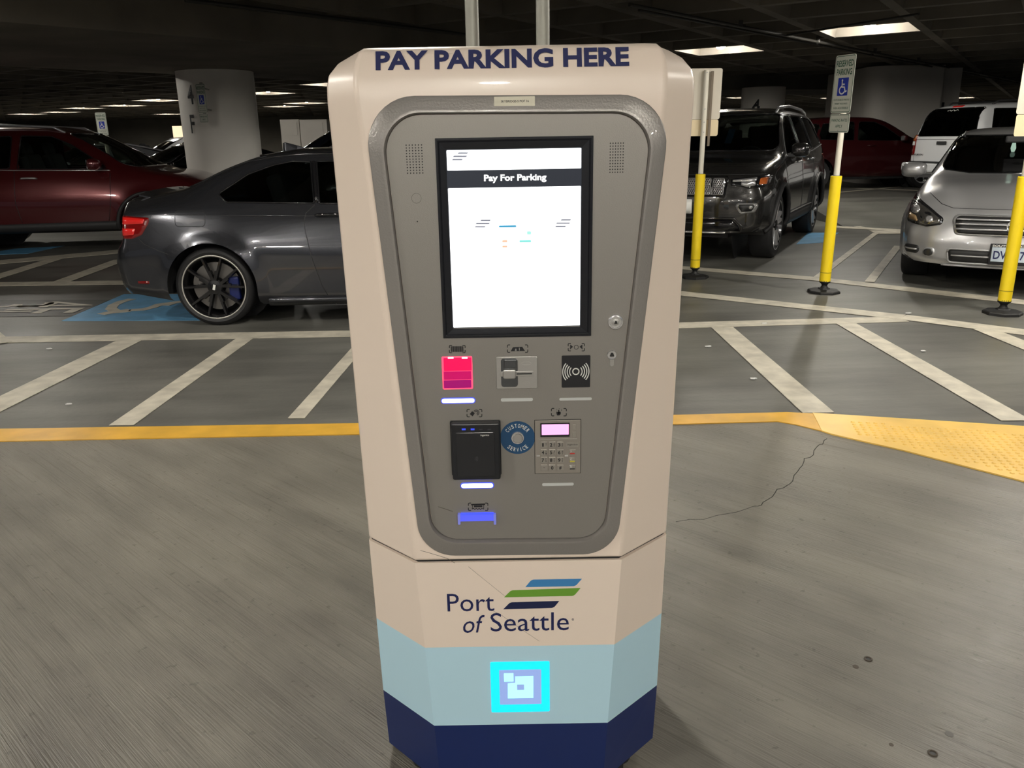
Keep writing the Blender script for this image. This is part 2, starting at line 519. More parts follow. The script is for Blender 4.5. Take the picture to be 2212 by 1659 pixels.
for (x, y, r_, m_) in [(1875, 1428, 0.010, M_BLACK), (1848, 1444, 0.009, M_STAIN), (2050, 1590, 0.011, M_PATCH), (2014, 1632, 0.010, M_BLACK), (1925, 1613, 0.006, M_STAIN)]:
    c = at_z(x, y)
    pts = [(c.x + r_ * random.uniform(.85, 1.1) * math.cos(a), c.y + r_ * 1.0 * math.sin(a)) for a in [k * math.pi / 6 for k in range(12)]]
    ground('anchor_hole' if m_ is M_BLACK else 'floor_mark', pts, 0.0068, m_, floor, 0.0008)
    if m_ is M_BLACK:
        mb = MB().lathe([(r_ * 1.15, 0), (r_ * 1.2, 0.0025), (r_ * .8, 0.0025), (r_ * .75, 0)], (c.x, c.y, 0.0062), 14)
        mb.build('anchor_sleeve', M_STAIN, floor, smooth=True)

# ------------------------------------------------------------------ structure: ceiling
e1 = Vector((math.cos(GRID), math.sin(GRID), 0)); e2 = Vector((-math.sin(GRID), math.cos(GRID), 0))
ORG = at_z(1878, 66, CEIL); ORG.z = 0        # centre of the brightest coffer
ceiling = MB().box((0, 22, SLAB + 0.15), (84, 74, 0.30)).build('ceiling', M_CEIL)
tag(ceiling, kind='structure')


def clip(p, d, x0=-38, x1=38, y0=-12, y1=56):
    t0, t1 = -200.0, 200.0
    for a, v, lo, hi in ((p.x, d.x, x0, x1), (p.y, d.y, y0, y1)):
        ta, tb = (lo - a) / v, (hi - a) / v
        if ta > tb: ta, tb = tb, ta
        t0 = max(t0, ta); t1 = min(t1, tb)
    return t0, t1


ribn = 0
for (d, n, dz) in ((e1, e2, 0.0), (e2, e1, 0.004)):
    for k in range(-45, 46):
        p = ORG + n * ((k + 0.5) * PITCH_RIB)
        t0, t1 = clip(p, d)
        if t1 - t0 < 2: continue
        mb = MB(); rs = []
        for t in (t0, t1):
            c = p + d * t
            rs.append([c + n * (-0.13) + Vector((0, 0, SLAB + .01)), c + n * (-0.075) + Vector((0, 0, CEIL + dz)), c + n * 0.075 + Vector((0, 0, CEIL + dz)), c + n * 0.13 + Vector((0, 0, SLAB + .01))])
        mb.rings(rs, True)
        mb.build('ceiling_rib', M_CEIL, ceiling); ribn += 1

# wide girder over the 4F column
g1 = Vector((math.cos(R(47)), math.sin(R(47)), 0)); g2 = Vector((g1.y, -g1.x, 0))   # g2 towards the camera side
PC = at_z(467, 150, 2.70); PC.z = 0; PC += Vector((-0.20, 0.5, 0))
pc4 = [PC + g1 * 5.5 + g2 * 4.3, PC - g1 * 10 + g2 * 4.3, PC - g1 * 10 - g2 * 0.8, PC + g1 * 5.5 - g2 * 0.8]
mb = MB(); Frame((0, 0, 2.70), (1, 0, 0), (0, 1, 0)).slab(mb, [(v.x, v.y) for v in pc4], 0, SLAB - 2.69)
band_poly = [(v.x, v.y) for v in pc4]
gird = mb.build('ceiling_girder', M_CEIL, ceiling)
gq = [at_z(1380, 196, 2.75), at_z(1880, 192, 2.75)]
gp2 = [(gq[0].x, gq[0].y), (gq[1].x, gq[1].y), (gq[1].x + .4, gq[1].y + 3.0), (gq[0].x + .3, gq[0].y + 3.0)]
mb = MB(); Frame((0, 0, 2.75), (1, 0, 0), (0, 1, 0)).slab(mb, gp2, 0, SLAB - 2.74); mb.build('ceiling_girder', M_CEIL, ceiling)
CW = at_y(1945, 250, 21.6); FC = at_y(1645, 260, 23.9)


def lamp_cells():
    cells = {}
    for (x, y) in [(1866, 52), (1945, 124), (1625, 153), (1500, 107), (690, 178), (575, 197), (333, 213), (245, 222), (168, 230), (103, 237), (47, 242), (32, 262),
                   (600, 226), (700, 217), (570, 260), (1600, 235), (1690, 242), (1590, 205), (1830, 206), (1850, 222), (2060, 190), (2110, 207), (1545, 215), (1900, 236), (640, 250), (150, 255), (380, 243)]:
        z = CEIL + 0.1
        p = at_z(x, y, z); p.z = 0
        if p.y > 52: continue
        i = round((p - ORG).dot(e1) / PITCH_RIB); j = round((p - ORG).dot(e2) / PITCH_RIB)
        cells[(i, j)] = 1
    # unseen lamps added to brighten kiosk, cars and column, on the same grid
    for (x, y) in [(-3.2, -0.6), (1.9, -2.2), (5.6, 1.6), (-7.5, 3.5), (-2.4, -6.0), (8.5, 6.5), (-11, 9), (3.8, 5.6), (5.5, -4.5), (-8, -4), (-1.2, 4.4), (-14.5, 5), (12, 10), (0.2, -4.2), (-4.6, -7.5), (3.2, -7.8), (-0.9, -9.5), (-4.6, 3.4), (-10, 6.0), (4.9, 6.6), (-1.0, 15.6), (-9.5, 15.5)]:
        p = Vector((x, y, 0))
        i = round((p - ORG).dot(e1) / PITCH_RIB); j = round((p - ORG).dot(e2) / PITCH_RIB)
        cells[(i, j)] = 2
    return cells


M_LAMP = mat('lit lamp lens', (1, 1, 1), 0.5, emit=(1.0, 0.95, 0.86), es=LAMP_L)
M_LAMPF = mat('lamp housing', lin(180, 180, 175), 0.5)
LCELL = lamp_cells()
first = None
for n_, (i, j) in enumerate(sorted(LCELL)):
    c = ORG + e1 * (i * PITCH_RIB) + e2 * (j * PITCH_RIB)
    if inside((c.x, c.y), band_poly) or inside((c.x, c.y), gp2) or (c - Vector((CW.x, CW.y, 0))).length < 2.5 or (c - Vector((FC.x, FC.y, 0))).length < 2.4: continue
    if first is None:
        first = empty('ceiling_lamp', (c.x, c.y, SLAB))
        mb = MB().lathe([(0.05, 0), (0.05, -0.17), (0.11, -0.21), (0.115, -0.28), (0.10, -0.285)], (0, 0, 0), 20); mb.build('lamp_housing', M_LAMPF, first, smooth=True)
        mb = MB().lathe([(0.095, -0.282), (0.10, -0.31), (0.085, -0.355), (0.05, -0.382), (0.012, -0.39)], (0, 0, 0), 20, cap=True); mb.build('lamp_lens', M_LAMP, first, smooth=True)
        root = first
    else:
        root = first.copy(); COL.objects.link(root)
        for ch in first.children:
            q = ch.copy(); COL.objects.link(q); q.parent = root
        root.location = (c.x, c.y, SLAB)
    tag(root, 'bright round garage lamp glowing inside a recessed ceiling coffer', 'lamp', 'lamps in the coffers of the waffle ceiling')
def to_px(v):
    d = v - CAM; zc = d.dot(fw)
    return (CX + F_PX * d.dot(rt) / zc, CY - F_PX * d.dot(upv) / zc) if zc > 0 else (-1e5, 0)
ORD = 'first second third fourth fifth sixth seventh eighth ninth tenth eleventh twelfth'.split()
zones = {'at far left': [], 'beside the kiosk': [], 'just right of the kiosk': [], 'at the right': []}
for o in [q for q in COL.objects if q.name.startswith('ceiling_lamp')]:
    x_, y_ = to_px(Vector((o.location.x, o.location.y, 3.2)))
    if not (-10 < x_ < 2220 and -20 < y_ < 1000) or 735 < x_ < 1480:
        o['label'] = 'added round fill lamp in a ceiling coffer outside the picture or hidden by the kiosk'; continue
    zk = list(zones)[0 if x_ < 400 else 1 if x_ < 735 else 2 if x_ < 1790 else 3]; zones[zk].append((x_, o))
for zk, L_ in zones.items():
    for k, (x_, o) in enumerate(sorted(L_, key=lambda t: t[0])):
        o['label'] = 'glowing ceiling lamp, ' + ORD[min(k, 11)] + ' from the left of those ' + zk
# name the most prominent lamp on its own
best = min([o for o in COL.objects if o.name.startswith('ceiling_lamp')], key=lambda o: (Vector((o.location.x, o.location.y, 0)) - ORG).length)
best['label'] = 'brightest ceiling lamp, above the reserved-parking sign, nearest lit coffer in view'

# ceiling pipes hung below the ribs
M_PIPE = mat('dark ceiling pipe', lin(70, 68, 64), 0.5, 0.3)


def pipe(pa, pb, r_, label, z=CEIL - 0.05):
    a = at_z(*pa, z); b = at_z(*pb, z)
    mb = MB().tube([a, b], r_, 10)
    d = (b - a)
    for k in range(1, int(d.length / 3)):
        c = a + d * (k * 3 / d.length)
        mb.box((c.x, c.y, z + 0.04), (0.05, 0.05, 0.09))
    o = mb.build('ceiling_pipe', M_PIPE, None, smooth=False)
    return tag(o, label, 'pipe')


pipe((1360, 10), (2300, 195), 0.022, 'long dark conduit crossing under the ceiling from the kiosk top toward the far right wall')
pipe((1380, 22), (2250, 190), 0.016, 'thinner conduit running beside the long dark ceiling conduit')
pipe((1700, 76), (1985, 30), 0.016, 'short conduit along the edge of the brightest lit coffer')
pipe((400, 0), (1110, 88), 0.025, 'dark pipe under the near ceiling left of the kiosk top')

# ------------------------------------------------------------------ structure: walls, columns
for nm, c, d in (('wall_back', (0, 55, 1.6), (84, 0.3, 3.4)), ('wall_left', (-39, 22, 1.6), (0.3, 70, 3.4)), ('wall_right', (39, 22, 1.6), (0.3, 70, 3.4))):
    tag(MB().box(c, d).build(nm, M_WALL), kind='structure')


def column(name, c, r_, z1, label, m=M_COL):
    root = empty(name, (c[0], c[1], 0))
    MB().lathe([(r_, 0), (r_, z1)], (0, 0, 0), 64, cap=True).build('shaft', m, root, autos=R(40))
    tag(root, label, 'column')
    return root


col4 = column('concrete_column', (PC.x, PC.y), 0.645, 2.71, 'white round column marked 4 F behind the grey coupe')


def on_column(mb, c, r_, body, ang, z0, z1, wid, h=0.003, bold=0.02):
    vs, fs, bb = text2d(body, bold)
    out = []
    for x, y in vs:
        X = (x - bb[0]) / (bb[2] - bb[0]) - .5; Y = (y - bb[1]) / (bb[3] - bb[1])
        th = ang + X * wid / r_
        out.append(Vector((c[0] + (r_ + h) * math.cos(th), c[1] + (r_ + h) * math.sin(th), z0 + (z1 - z0) * Y)))
    mb.add(out, fs)


def col_px(c, r_, x, y):
    """point of a column seen at a pixel"""
    d = ray(x, y); o = CAM
    a = d.x ** 2 + d.y ** 2; b = 2 * (d.x * (o.x - c[0]) + d.y * (o.y - c[1])); cc = (o.x - c[0]) ** 2 + (o.y - c[1]) ** 2 - r_ * r_
    D = b * b - 4 * a * cc
    t = (-b - math.sqrt(max(0, D))) / (2 * a); p = o + d * t
    return math.atan2(p.y - c[1], p.x - c[0]), p.z


pc_ = (PC.x, PC.y)
for ch, (x0, y0, x1, y1) in (('4', (403, 184, 421, 225)), ('F', (410, 248, 424, 288))):
    aL, zT = col_px(pc_, .645, x0, y0); aR, zB = col_px(pc_, .645, x1, y1); aR2, _ = col_px(pc_, .645, x1, y0)
    mb = MB(); on_column(mb, (0, 0), .645, ch, (aL + aR) / 2, zB, zT, abs(aR - aL) * .645, .009)
    tag(mb.build('painted_number', M_PRINT, col4), 'black painted ' + ch)

# far column and the broad core wall
fc = at_y(1645, 260, 23.9)
farcol = column('concrete_column', (fc.x, fc.y), 0.59, 2.76, 'pale column with a painted 4 behind the dark grey SUV', M_CORE)
aL, zT = col_px((fc.x, fc.y), .59, 1626, 215); aR, zB = col_px((fc.x, fc.y), .59, 1641, 236)
mb = MB(); on_column(mb, (0, 0), .59, '4', (aL + aR) / 2, zB - .08, zT, abs(aR - aL) * .59, .008); tag(mb.build('painted_number', M_PRINT, farcol), 'black painted 4')
cw = at_y(1945, 250, 21.6)
core = empty('core_wall', (cw.x, cw.y, 0.25))
mb = MB(); Frame((0, 0, 0), (1, 0, 0), (0, 1, 0)).slab(mb, rpoly([(-.92, -.3), (.95, -.15), (1.0, 3.0), (-.9, 3.0)], [.4, .08, .1, .3], 8), 0, 2.84); mb.build('shaft', M_CORE, core, autos=R(30))
MB().box((1.24, 0.5, 1.40), (.56, .7, 2.79)).build('equipment_box', M_CORE, core, bevel=.01)
MB().box((1.12, 0.13, 1.88), (.05, .03, .18)).build('handle', M_BLACK, core)
tag(core, 'broad pale concrete core wall with attached box behind the white SUV', 'column')
# small far fixtures: pale electrical boxes and a lit doorway
for (x0, y0, x1, y1, Y, lab) in [(610, 258, 648, 280, 34, 'pale utility cabinet on the far wall between the 4F column and kiosk'), (652, 258, 708, 282, 34, 'low grey wall panel right of the pale utility cabinet')]:
    a = at_y(x0, y1, Y); b = at_y(x1, y0, Y)
    root = empty('utility_cabinet', ((a.x + b.x) / 2, Y, 0)); W_, H_ = b.x - a.x, b.z
    MB().box((0, 0, H_ / 2), (W_, .5, H_)).build('cabinet_body', M_CORE, root)
    MB().box((0.1, -.26, H_ * .85), (W_ * .5, .03, H_ * .2)).build('cabinet_door', M_CORE, root)
    tag(root, lab, 'cabinet')
a = at_y(376, 291, 36); b = at_y(398, 272, 36)
mb = MB().box(((a.x + b.x) / 2, 36, b.z / 2), (b.x - a.x, .2, b.z)); o = mb.build('lit_panel', mat('warm lit panel', (0.8, .7, .5), .5, emit=(1, .78, .5), es=0.9)); tag(o, 'small warm lit panel far behind cars, left of the 4F column', 'light panel')

# ================================================================== the payment kiosk
KD = 1.55          # plane of the kiosk's front face
KX = 0.007
M_KW = mat('kiosk cream powder coat', lin(236, 220, 205), 0.28, bump=(420, 0.05), coat=0.15)
M_KLB = mat('kiosk light blue coat', lin(188, 224, 240), 0.3)
M_KNV = mat('kiosk navy coat', lin(18, 38, 92), 0.4)
M_KG = mat('kiosk grey textured coat', lin(150, 146, 142), 0.30, 0.35, bump=(260, 0.30), coat=0.2)
M_KDOOR = mat('kiosk door grey', lin(146, 142, 137), 0.42, 0.45, bump=(500, 0.12))


def kp(x, y, D=KD):
    v = at_y(x, y, D); return (v.x - KX, v.z)


kiosk = empty('payment_kiosk', (KX, KD, 0))
tag(kiosk, 'tall cream, light blue and navy parking payment kiosk with lit screen, in front', 'payment kiosk')
KF = Frame((0, 0, 0), (1, 0, 0), (0, 0, 1))     # local drawing plane of the front face, outward = -y


def ksec(z, a, b, f, c, back=0.46):
    return [Vector((-a, f, z)), Vector((a, f, z)), Vector((b, c, z)), Vector((b, back, z)), Vector((-b, back, z)), Vector((-b, c, z))]


def kbody(name, secs, m, mats=None, split=None):
    mb = MB().rings(secs, True)
    o = mb.build(name, m, kiosk, smooth=False)
    return o


zs_seam = 0.632


def ab(z):   # interpolated half widths and chamfer depth
    T = [0.045, 0.21, 0.632, 1.50, 1.595]
    return (float(np.interp(z, T, [0.192, 0.200, 0.223, 0.273, 0.282])), float(np.interp(z, T, [0.333, 0.337, 0.340, 0.346, 0.348])), float(np.interp(z, T, [0.138, 0.130, 0.110, 0.068, 0.062])))


def sec(z, f=0.0, inset=0.0, add=0.0):
    a, b, c = ab(z); return ksec(z, a - inset + add, b - inset, f + inset, c + f + inset * .6)


upper = kbody('upper_housing', [sec(zs_seam + .0025), sec(0.8), sec(1.0), sec(1.2), sec(1.4), sec(1.50), sec(1.57),
                                ksec(1.600, .281, .346, 0.0015, .062), ksec(1.620, .280, .342, 0.006, .066), ksec(1.640, .277, .325, 0.013, .074), ksec(1.655, .272, .300, 0.021, .085), ksec(1.663, .266, .280, 0.034, .10, .45), ksec(1.666, .25, .262, 0.06, .12, .43)], M_KW)
md = upper.modifiers.new('bevel', 'BEVEL'); md.width = .006; md.segments = 3; md.limit_method = 'ANGLE'; md.angle_limit = R(22)
upper.data.polygons.foreach_set('use_smooth', [True] * len(upper.data.polygons))
bm = bmesh.new(); bm.from_mesh(upper.data)
for e in bm.edges:
    if e.calc_face_angle(0) > R(24): e.smooth = False
bm.to_mesh(upper.data); bm.free()
for nm, z0, z1, m_ in (('lower_housing', 0.4175, zs_seam - .0025, M_KW), ('light_blue_band', 0.2085, 0.4175, M_KLB), ('navy_base', 0.045, 0.2085, M_KNV)):
    kbody(nm, [sec(z0), sec(z1)], m_)
kbody('seam_gasket', [sec(zs_seam - .003, inset=.006), sec(zs_seam + .003, inset=.006)], M_BLACK)
for sx in (-1, 1):
    for yy in (0.10, 0.40):
        MB().lathe([(.028, 0), (.03, .006), (.018, .012), (.018, .05)], (sx * .245, yy + .02, 0.006), 16, cap=True).build('foot', M_BLACK, kiosk, smooth=True)
MB().box((0, .25, .028), (.5, .36, .045)).build('base_frame', M_BLACK, kiosk)

# bezel and door
def kpoly(px, rad, n=10): return rpoly([kp(*p) for p in px], rad, n)


def ccw(pts):
    n = len(pts); a = sum(pts[i][0] * pts[(i + 1) % n][1] - pts[(i + 1) % n][0] * pts[i][1] for i in range(n))
    return pts if a > 0 else pts[::-1]


def bez(x0t, x1t, yt, x0b, x1b, yb, rt_, rb_, n=10):
    return ccw(rpoly([kp(x0t, yt), kp(x1t, yt - 4), kp(x1b, yb - 2), kp(x0b, yb + 2)], [rt_, rt_, rb_, rb_], n))


o0 = bez(782, 1452, 208, 911, 1330, 1196, .088, .078)
o1 = bez(785, 1449, 211, 913, 1328, 1193, .086, .076)
o2 = bez(803, 1431, 229, 923, 1316, 1178, .078, .068)
o3 = bez(812, 1421, 238, 929, 1310, 1170, .074, .064)
o4 = bez(820, 1414, 244, 934, 1305, 1165, .070, .060)
o5 = bez(824, 1410, 248, 937, 1302, 1162, .068, .058)
mb = MB(); KF.ring(mb, [(o0, 0.0), (o0, .006), (o1, .008), (o2, .008), (o3, .013), (o4, .013), (o5, .003), (o5, .0005)])
mb.build('bezel_frame', M_KG, kiosk, autos=R(50))
mb = MB(); KF.slab(mb, bez(825, 1409, 249, 938, 1301, 1161, .067, .057), -.002, .0035); mb.build('door_panel', M_KDOOR, kiosk)
DH = .0035       # height of the door surface


def kslab(name, pts, h0, h1, m, parent=None, bevel=0.0):
    mb = MB(); KF.slab(mb, pts, h0, h1); return mb.build(name, m, parent or kiosk, bevel=bevel)


def krect(x0, y0, x1, y1, r_=0.0, n=4):
    a = kp(x0, y1); b = kp(x1, y0)
    if r_ <= 0: return [(a[0], a[1]), (b[0], a[1]), (b[0], b[1]), (a[0], b[1])]
    return rrect((a[0] + b[0]) / 2, (a[1] + b[1]) / 2, b[0] - a[0], b[1] - a[1], r_, n)


# header text on the leaning top band
TF = Frame((0, 0.0005, 1.600), (1, 0, 0), (0, 0.018, 0.050))
mb = MB()
def tproj(px, py):
    d = ray(px, py); o = CAM - Vector((KX, KD, 0)); n = TF.n
    t = (TF.o - o).dot(n) / d.dot(n); q = o + d * t - TF.o
    return q.dot(TF.ux), q.dot(TF.uy)
ta = tproj(812, 150); tb = tproj(1358, 105)
tcx = tproj(1085, 128)
put_text(mb, TF, 'PAY PARKING HERE', (ta[0], tproj(1085, 149)[1], tb[0], tproj(1085, 107)[1]), .0028, 0.038)
tag(mb.build('header_text', M_NAVY, kiosk), 'navy lettering PAY PARKING HERE')
ll = kslab('asset_label', krect(1068, 208, 1155, 234, .001), .008, .0092, mat('paper label', lin(215, 210, 190), .5))
mb = MB(); b_ = krect(1082, 216, 1142, 222); put_text(mb, KF, 'SKYBRIDGE-5 POF 16', (b_[0][0], b_[0][1], b_[2][0], b_[2][1]), .0097, 0.01); mb.build('label_text', M_PRINT, ll)

# speaker grilles
for x0, x1, y0, y1 in ((881, 911, 313, 374), (1317, 1346, 309, 372)):
    mb = MB(); bk = krect(x0 - 3, y0 - 4, x1 + 3, y1 + 4)
    a = kp(x0, y1); b = kp(x1, y0)
    for i in range(6):
        for j in range(11):
            cx_, cy_ = a[0] + (b[0] - a[0]) * i / 5, a[1] + (b[1] - a[1]) * j / 10
            KF.slab(mb, [(cx_ + .0013 * math.cos(t * math.pi / 3), cy_ + .0013 * math.sin(t * math.pi / 3)) for t in range(6)], DH - .001, DH + .0003)
    o = mb.build('speaker_grille', M_BLACK, kiosk); o['kind'] = 'stuff'

# screen
sf = Frame((0, 0, 0), (1, 0, 0), (0, 0, 1))
a = kp(943, 297); b = kp(1279, 726)
sx0, sx1, sz1, sz0 = kp(949, 500)[0] - .0005, kp(1279, 500)[0], kp(1100, 296)[1], kp(1100, 727)[1]
def rr(x0, z0, x1, z1, r_, n=3): return ccw(rrect((x0 + x1) / 2, (z0 + z1) / 2, x1 - x0, z1 - z0, r_, n))
mb = MB(); KF.ring(mb, [(rr(sx0, sz0, sx1, sz1, .0008), .002), (rr(sx0, sz0, sx1, sz1, .0008), .0062), (rr(sx0 + .004, sz0 + .004, sx1 - .004, sz1 - .004, .001), .0062), (rr(sx0 + .0065, sz0 + .0065, sx1 - .0065, sz1 - .0065, .001), .0048), (rr(sx0 + .0075, sz0 + .0075, sx1 - .0075, sz1 - .0075, .001), .0060), (rr(sx0 + .019, sz0 + .018, sx1 - .021, sz1 - .020, .002), .0045), (rr(sx0 + .020, sz0 + .019, sx1 - .022, sz1 - .021, .002), .0030)])
M_SFRAME = mat('black screen frame', (0.008, 0.009, 0.013), 0.25)
scr = mb.build('screen_frame', M_SFRAME, kiosk, autos=R(20))
M_SCR = mat('lit white screen', (1, 1, 1), 0.4, emit=(0.93, 0.97, 1.0), es=1.6)
M_SBLK = mat('dark screen area', (0.02, 0.022, 0.03), 0.2, emit=(0.35, 0.4, 0.5), es=0.06)
ix0, ix1 = kp(973, 520)[0] - .0005, kp(1253, 520)[0] + .0005
iz1, iz0 = kp(1110, 322)[1], kp(1110, 704)[1]
za, zb = kp(1110, 366)[1], kp(1110, 404)[1]
disp = kslab('display', [(ix0 - .002, iz0 - .001), (ix1 + .001, iz0 - .001), (ix1 + .001, iz1 + .001), (ix0 - .002, iz1 + .001)], .002, .0042, M_SBLK)
kslab('display_header', rr(ix0, za, ix1, iz1, .0015), .0042, .0047, M_SCR, disp)
kslab('display_page', rr(ix0, iz0, ix1, zb, .0015), .0042, .0047, M_SCR, disp)
b0 = kp(1046, 393); b1 = kp(1180, 375)
mb = MB(); put_text(mb, KF, 'Pay For Parking', (b0[0], b0[1] - .002, b1[0], b1[1]), .0047, 0.03); tag(mb.build('title_text', mat('lit text', (1, 1, 1), .5, emit=(1, 1, 1), es=1.4), disp), 'glowing white words Pay For Parking')
M_SGREY = mat('screen grey lines', (0, 0, 0), 0.5, emit=(.20, .21, .26), es=1)
for (bx, by) in ((976, 330), (1025, 475), (1198, 474)):
    mb = MB()
    for (dx0, dx1, dy) in ((12, 36, 0), (2, 34, 7), (0, 25, 14)):
        p = [kp(bx + dx0, by + dy + 2), kp(bx + dx1 - 3, by + dy + 2), kp(bx + dx1, by + dy - 1), kp(bx + dx0 + 3, by + dy - 1)]
        KF.slab(mb, p, .0047, .0051)
    mb.build('screen_logo', M_SGREY, disp)
for nm, box_, c_ in (('blue_bar', (1078, 486, 1115, 491), (.05, .38, .62)), ('mint_square', (1138, 499, 1147, 506), (.45, .95, .85)), ('mint_bar', (1122, 518, 1147, 523), (.25, .85, .78)), ('orange_mark', (1085, 518, 1096, 523), (1.0, .6, .40)), ('orange_mark', (1085, 530, 1096, 534), (1.0, .66, .48))):
    kslab(nm, krect(*box_, .0008, 2), .0047, .0051, mat('screen ' + nm, (0, 0, 0), .5, emit=c_, es=1), disp)

# camera window, microphone hole, locks
def disc(x, y, r_, h0, h1, name, m, parent=None, n=20):
    c = kp(x, y); mb = MB(); KF.slab(mb, [(c[0] + r_ * math.cos(2 * math.pi * k / n), c[1] + r_ * math.sin(2 * math.pi * k / n)) for k in range(n)], h0, h1); return mb.build(name, m, parent or kiosk)
cw_ = disc(900, 428, .0095, DH - .001, DH + .0002, 'camera_window', mat('camera window rim', lin(96, 93, 90), .5))
disc(900, 428, .0087, DH, DH + .0004, 'camera_cover', M_KDOOR, cw_)
disc(902, 478, .0014, DH, DH + .0003, 'microphone_hole', M_BLACK, None, 10)


def klathe(x, y, prof, name, m, parent=None):
    c = kp(x, y); mb = MB()
    mb.rings([[KF.p(c[0] + r_ * math.cos(2 * math.pi * k / 28), c[1] + r_ * math.sin(2 * math.pi * k / 28), h) for k in range(28)] for r_, h in prof], False)
    mb.f.append(tuple(range(len(mb.v) - 28, len(mb.v)))); return mb.build(name, m, parent or kiosk, autos=R(40))


lk = klathe(1329, 694, [(.0155, DH), (.0155, DH + .003), (.014, DH + .005), (.0115, DH + .0055), (.011, DH + .0035), (.009, DH + .0035)], 'round_lock', M_CHROME)
klathe(1329, 694, [(.0065, DH + .003), (.0062, DH + .0062), (.0050, DH + .0066)], 'lock_core', M_STEEL, lk)
c = kp(1329, 694); mb = MB(); KF.slab(mb, [(c[0] - .0032, c[1] - .003), (c[0] + .0032, c[1] - .003), (c[0] + .002, c[1] + .002), (c[0] - .001, c[1] + .0035)], DH + .0066, DH + .0069); mb.build('keyhole', M_BLACK, lk)
lk2 = klathe(1321, 765, [(.0098, DH), (.0098, DH + .003), (.0085, DH + .0045), (.0068, DH + .0042)], 'cylinder_lock', M_CHROME)
c = kp(1321, 765)
mb = MB(); KF.slab(mb, rrect(c[0] + .0002, c[1] - .014, .0085, .020, .004), DH, DH + .0018); mb.build('lock_plate', M_STEEL, lk2, bevel=.0006)
mb = MB(); KF.slab(mb, rpoly([(c[0] - .005, c[1] - .003), (c[0] + .005, c[1] - .003), (c[0] + .002, c[1] + .005), (c[0] - .002, c[1] + .005)], .0015), DH + .0042, DH + .005); mb.build('keyhole', M_BLACK, lk2)

# indicator bars
M_LEDW = mat('lit indicator core', (1, 1, 1), .4, emit=(0.80, .84, 1.0), es=2.2)
M_LEDB = mat('indicator blue rim', (0, 0, .2), .4, emit=(.06, .10, 1.0), es=1.1)
M_LEDO = mat('unlit indicator', lin(196, 198, 196), .35)
for (x0, y0, x1, y1, on) in ((953, 857, 1027, 871, 1), (1082, 858, 1151, 866, 0), (1208, 857, 1278, 864, 0), (995, 1040, 1067, 1054, 1), (1171, 1041, 1239, 1048, 0)):
    p = krect(x0, y0, x1, y1); xa, za_, xb, zb_ = p[0][0], p[0][1], p[2][0], p[2][1]; r_ = (zb_ - za_) / 2 * .98
    if on:
        o = kslab('indicator_light', rr(xa, za_, xb, zb_, r_, 5), DH - .001, DH + .0012, M_LEDB)
        kslab('light_core', rr(xa + .002, za_ + .002, xb - .002, zb_ - .002, r_ - .002, 5), DH, DH + .0019, M_LEDW, o)
    else:
        kslab('indicator_light', rr(xa, za_, xb, zb_, r_, 5), DH - .001, DH + .0012, M_LEDO)


# pictogram brackets and pictograms
def bracket(mb, x0, y0, x1, y1):
    L_ = min(x1 - x0, y1 - y0) * .34
    for (cx_, cy_, sx_, sy_) in ((x0, y0, 1, 1), (x1, y0, -1, 1), (x0, y1, 1, -1), (x1, y1, -1, -1)):
        KF.stroke(mb, [kp(cx_ + sx_ * L_, cy_), kp(cx_ + sx_ * 1.5, cy_), kp(cx_, cy_ + sy_ * 1.5), kp(cx_, cy_ + sy_ * L_)], .0016, DH, DH + .0005)


def arc(cx_, cy_, r_, a0, a1, n=8): return [(cx_ + r_ * math.cos(R(a0 + (a1 - a0) * k / n)), cy_ + r_ * math.sin(R(a0 + (a1 - a0) * k / n))) for k in range(n + 1)]


H1 = DH + .0005
mb = MB(); bracket(mb, 971, 745, 1005, 761)
x = 974.5
for wd in (1.6, .8, 2.0, .8, 1.2, 2.2, .8, 1.4, .8, 2.0, .8, 1.6):
    KF.slab(mb, krect(x, 747, x + wd, 759), DH, H1); x += wd + .95
mb.build('barcode_pictogram', M_PRINT, kiosk)
mb = MB(); bracket(mb, 1096, 744, 1140, 760)
KF.slab(mb, [kp(1103, 758), kp(1134, 757), kp(1128, 748), kp(1108, 749)], DH, H1)
mb.build('card_pictogram', M_PRINT, kiosk)
mb = MB(); KF.slab(mb, [kp(1112, 757), kp(1116, 757), kp(1115.5, 752), kp(1113, 752)], H1, H1 + .0003); KF.slab(mb, krect(1121, 750, 1122.5, 756), H1, H1 + .0003); mb.build('card_marks', mat('grey print', lin(140, 138, 135), .5), kiosk)
mb = MB(); bracket(mb, 1227, 741, 1262, 757)
for s_ in (-1, 1):
    KF.slab(mb, [kp(1244.5 + s_ * 7, 748), kp(1244.5 + s_ * 13, 743), kp(1244.5 + s_ * 13.5, 754)], DH, H1)
c = kp(1244.5, 749); KF.stroke(mb, arc(c[0], c[1], .0042, 0, 360, 14), .001, DH, H1)
mb.build('antenna_pictogram', M_PRINT, kiosk)
mb = MB(); bracket(mb, 1009, 883, 1041, 899)
KF.slab(mb, [kp(1015, 893), kp(1020, 887), kp(1026, 891), kp(1021, 898)], DH, H1)
c = kp(1029, 890)
for r_ in (.0022, .0040, .0058): KF.stroke(mb, arc(c[0], c[1], r_, -70, 150, 10), .0009, DH, H1)
mb.build('contactless_pictogram', M_PRINT, kiosk)
mb = MB(); bracket(mb, 1191, 881, 1223, 897)
KF.slab(mb, rpoly([kp(1201, 889), kp(1211, 888), kp(1211, 893), kp(1208, 896), kp(1203, 896)], .001, 3), DH, H1); KF.slab(mb, krect(1205.5, 884, 1208, 893, .0008, 2), DH, H1)
for xx, yy in ((1202, 882), (1207, 881), (1212, 882), (1202, 886), (1212, 885)): KF.slab(mb, krect(xx, yy, xx + 1.3, yy + 1.3), DH, H1)
mb.build('hand_pictogram', M_PRINT, kiosk)
